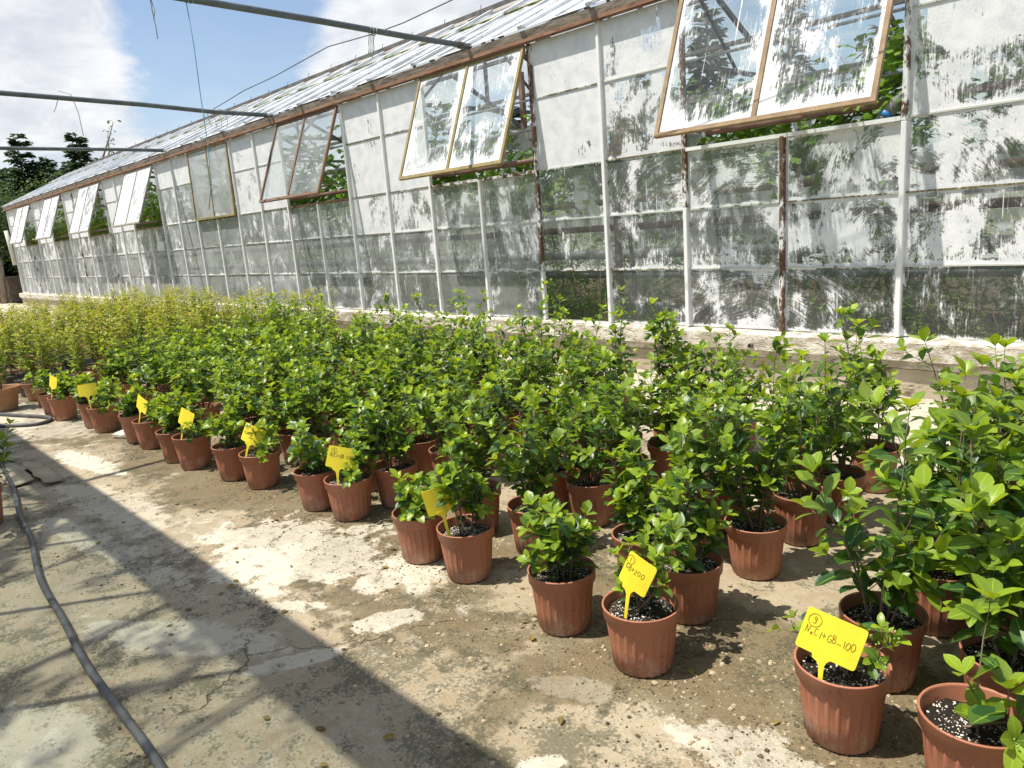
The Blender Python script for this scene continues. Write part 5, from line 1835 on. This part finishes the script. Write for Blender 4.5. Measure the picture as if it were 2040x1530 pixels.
    link('body', MB().lathe([(0.001, -.2), (.05, -.2), (.055, -.19), (.055, .05), (.05, .09), (.02, .14), (.017, .17), (.001, .17)], 18).mesh('body', 'bottle_plastic' if 'bottle_plastic' in MATS else 'white_bag', True), bt)
    link('label_band', MB().lathe([(.0565, -.03), (.0572, -.03), (.0572, .012), (.0565, .012)], 18).mesh('label_band', 'blue_label', True), bt)
    jg = thing('plastic_jug', 'milky plastic jug lying on the sill at the left of the largest vent', 'jug', (-4.02, 6.34, 2.21))
    jg.rotation_euler = (0, R(75), R(10))
    link('body', MB().lathe([(0.001, -.12), (.06, -.12), (.068, -.1), (.07, .02), (.06, .07), (.025, .11), (.022, .14), (.001, .14)], 18).mesh('body', 'bottle_plastic', True), jg)
    link('cap', MB().lathe([(0.001, .165), (.026, .165), (.026, .141), (.001, .141)], 14).mesh('cap', 'white_bag', True), jg)


interior()


# ------------------------------------------------------------------ trees
def conifer(x, y, h, r, lab, seed, droop=0.25, dens=1.0, wind=0.0):
    rg = random.Random(seed)
    t = thing('conifer', lab, 'conifer', (x, y, -0.03), 0, 'conifers beyond the greenhouse')
    tr = [Vector((wind * (i / 6) ** 2 * h * .05, 0, h * i / 6)) for i in range(7)]
    leaves = []
    br = MB().tube(tr, [h * .022 * (1 - .14 * i) for i in range(7)], 8)
    z = h * 0.06
    tpl = [leaf_template(0.46, COARSE, 0.2, 0.25, 1.0)]
    while z < h * 0.99:
        f = z / h
        R_ = r * (1 - f) ** 0.85 * rg.uniform(.7, 1.15) + 0.12
        nb = max(4, int(10 * dens * (1 - f * .45)))
        a0 = rg.uniform(0, 6.28)
        for b in range(nb):
            a = a0 + 6.28 * b / nb + rg.uniform(-.35, .35)
            L = R_ * rg.uniform(.6, 1.1)
            dz = rg.uniform(.15, .45) * (1 if f > .55 else .45)
            p0 = Vector((0, 0, max(.1, z + rg.uniform(-.5, .5) * h * .05)))
            n = max(3, int(L / 0.16))
            d = Vector((math.cos(a), math.sin(a), dz)).normalized()
            p = p0.copy()
            pts = [p0]
            for i in range(n):
                d = (d + Vector((wind * .05, 0, -droop * .12 + rg.uniform(-.05, .05)))).normalized()
                p = p + d * (L / n)
                pts.append(p.copy())
                side = d.cross(Vector((0, 0, 1))).normalized()
                for s in (-1, 1):
                    for w in range(2):
                        sd = (side * s * rg.uniform(.6, 1) + d * rg.uniform(.5, 1.0) + Vector((0, 0, rg.uniform(-.35, .35)))).normalized()
                        ll = (0.30 + 0.34 * (1 - i / n)) * rg.uniform(.7, 1.3) * (0.55 + .45 * (1 - f)) * min(1.5, h / 7)
                        leaves.append((leaf_matrix(p, sd, Vector((rg.uniform(-.7, .7), rg.uniform(-.7, .7), 1)), ll), min(1, max(0, rg.uniform(-.3, .6) + .4 * i / n)), 0))
            leaves.append((leaf_matrix(p, d, Vector((0, 0, 1)), .3 * (1.1 - f)), .6, 0))
            br.tube(pts, [0.018 * (1 - .8 * i / n) + .003 for i in range(n + 1)], 4, False)
        z += h * 0.024 * rg.uniform(.75, 1.3)
    c = link('crown', join_leaves('crown', leaves, 'needle', tpl), t)
    link('trunk', br.mesh('trunk', 'bark', True), t)


def leafy_tree(x, y, h, r, lab, seed, name='leafy_tree', dens=1.0, sparse=False, mat='tree_leaf', ls=0.13):
    rg = random.Random(seed)
    t = thing(name, lab, 'tree', (x, y, -0.03), 0, 'broadleaf trees beyond the greenhouse')
    wood = MB()
    leaves = []
    top = Vector((rg.uniform(-.2, .2), rg.uniform(-.2, .2), h * .55))
    wood.tube([(0, 0, 0), tuple(top * .5 + Vector((.05, .03, 0))), tuple(top)], [h * .022, h * .017, h * .011], 8)
    nb = 7 if sparse else 13
    for b in range(nb):
        a = 6.28 * b / nb + rg.uniform(-.4, .4)
        st = top * rg.uniform(.35, 1)
        d = Vector((math.cos(a) * .8, math.sin(a) * .8, rg.uniform(.25, 1.4))).normalized()
        L = r * rg.uniform(.8, 1.25) * (1.5 if sparse else 1)
        p = st.copy()
        pts = [p.copy()]
        for i in range(6):
            d = (d + Vector((rg.uniform(-.25, .25), rg.uniform(-.25, .25), rg.uniform(-.1, .18)))).normalized()
            p = p + d * L / 6
            pts.append(p.copy())
            if i >= 1:
                nl = int((4 if sparse else 64) * dens)
                sg = .10 if sparse else r * .22
                for q in range(nl):
                    c = p + Vector((rg.gauss(0, sg), rg.gauss(0, sg), rg.gauss(0, sg * .8)))
                    c.z = max(c.z, .15)
                    d2 = Vector((rg.uniform(-1, 1), rg.uniform(-1, 1), rg.uniform(-.7, .5)))
                    leaves.append((leaf_matrix(c, d2, Vector((rg.uniform(-.8, .8), rg.uniform(-.8, .8), 1)), ls * rg.uniform(.6, 1.3)), min(1, max(0, rg.uniform(-.4, .8))), rg.randrange(4)))
        wood.tube(pts, [h * .008 * (1 - .13 * i) for i in range(7)], 5)
    link('trunk', wood.mesh('trunk', 'bark' if not sparse else 'pale_bark', True), t)
    link('crown', join_leaves('crown', leaves, mat, LT_COARSE), t)


def trees():
    def at(az, d):
        return -math.sin(R(az)) * d, math.cos(R(az)) * d
    x, y = at(77.9, 46); conifer(x, y, 7.8, 3.2, 'tallest ragged conifer at the far left edge, swept by wind', 1, wind=-1.2, dens=.8)
    x, y = at(76.6, 50); conifer(x, y, 7.3, 2.3, 'slim bluish conifer standing between the ragged one and the leaning spire', 2)
    x, y = at(75.9, 52); conifer(x, y, 6.7, 2.6, 'lower dark conifer beside the slim bluish one', 3)
    x, y = at(74.7, 44); conifer(x, y, 7.7, 2.7, 'pointed conifer rising just left of the greenhouse roof', 4, droop=.4, dens=.85)
    x, y = at(74.0, 41); leafy_tree(x, y, 9.6, 1.6, 'bare sparse young tree with few leaves beside the pointed conifer', 5, 'sparse_tree', sparse=True, ls=.17)
    x, y = at(79.6, 43); conifer(x, y, 5.4, 2.1, 'dark low conifer cut by the left edge of the view', 6)
    for i, (az, d, h, r) in enumerate(((73.6, 47, 6.7, 2.6), (75.3, 50, 7.0, 3.0), (77.2, 52, 6.9, 3.0), (79.2, 50, 6.6, 3.0), (72.6, 52, 6.6, 2.4))):
        x, y = at(az, d)
        conifer(x, y, h, r, ['dark conifer half hidden by the low end of the roof', 'far dark conifer filling the gap right of the slim one', 'far dark conifer filling the gap right of the ragged one', 'far dark conifer at the left edge behind the others', 'lowest dark conifer just showing over the roof slope'][i], 80 + i, dens=1.1)
    for i, (az, d, h, r) in enumerate(((78.8, 41, 4.9, 1.9), (77.2, 42, 5.0, 1.9), (75.6, 40, 5.2, 1.9), (74.5, 44, 5.9, 1.9), (80.6, 38, 4.6, 1.8), (77.6, 39, 4.2, 1.7))):
        x, y = at(az, d)
        leafy_tree(x, y, h * 1.18, r * 1.1, ['bushy green tree low at the left edge under the ragged conifer', 'green bushy tree below the slim bluish conifer', 'light green bushy tree against the low end of the roof', 'dark green tree close behind the end of the roof', 'dense dark green tree filling the left edge beside the greenhouse end', 'low dark tree behind the brown container'][i], 20 + i)
    for i in range(7):
        x, y = -52 - rnd.uniform(0, 6), -8 + i * 5.2
        leafy_tree(x, y, rnd.uniform(4, 5.5), 2.4, 'dark green tree far behind the yard, %s of its line from the left' % ORDS[i], 40 + i, dens=.8, ls=.2)
    # beyond the greenhouse, seen through its glass
    for i, (az, d, h, r) in enumerate(((31, 24, 7.4, 1.9), (25.6, 25, 7.6, 2.0), (36, 27, 6.2, 2.0), (20, 26, 6.4, 2.0), (45, 30, 6.0, 2.0), (54, 36, 6.5, 2.2))):
        x, y = at(az, d)
        conifer(x, y, h, r, ['conifer with level boughs seen through the left glass of the largest vent', 'drooping conifer seen through the right glass of the largest vent', 'conifer behind the greenhouse, hidden by the whitewashed panes', 'conifer behind the greenhouse near the right edge', 'conifer behind the middle of the greenhouse', 'conifer behind the far half of the greenhouse'][i], 60 + i, droop=.35, dens=.8)
    # brown container and pale leaning trunk beyond the end of the greenhouse
    m = MB().box((0, 0, .5), (0.95, .8, 1.0))
    for q in range(5):
        m.box((.48, -.32 + q * .16, .5), (.03, .04, .9))
    m.box((0, 0, 1.02), (1.0, .86, .05))
    thing('container', 'dark brown ribbed container standing past the end of the greenhouse', 'container', (-36.2, 6.75, 0.0), data=m.mesh('container', 'dark_brown_box'))
    thing('post', 'pale leaning wooden post at the left edge past the greenhouse', 'post', (-36.0, 6.1, 0), data=MB().tube([(0, 0, 0), (.1, .1, 1.6), (-.1, -.3, 3.2)], [.13, .12, .1], 9).mesh('post', 'pale_bark', True))


trees()
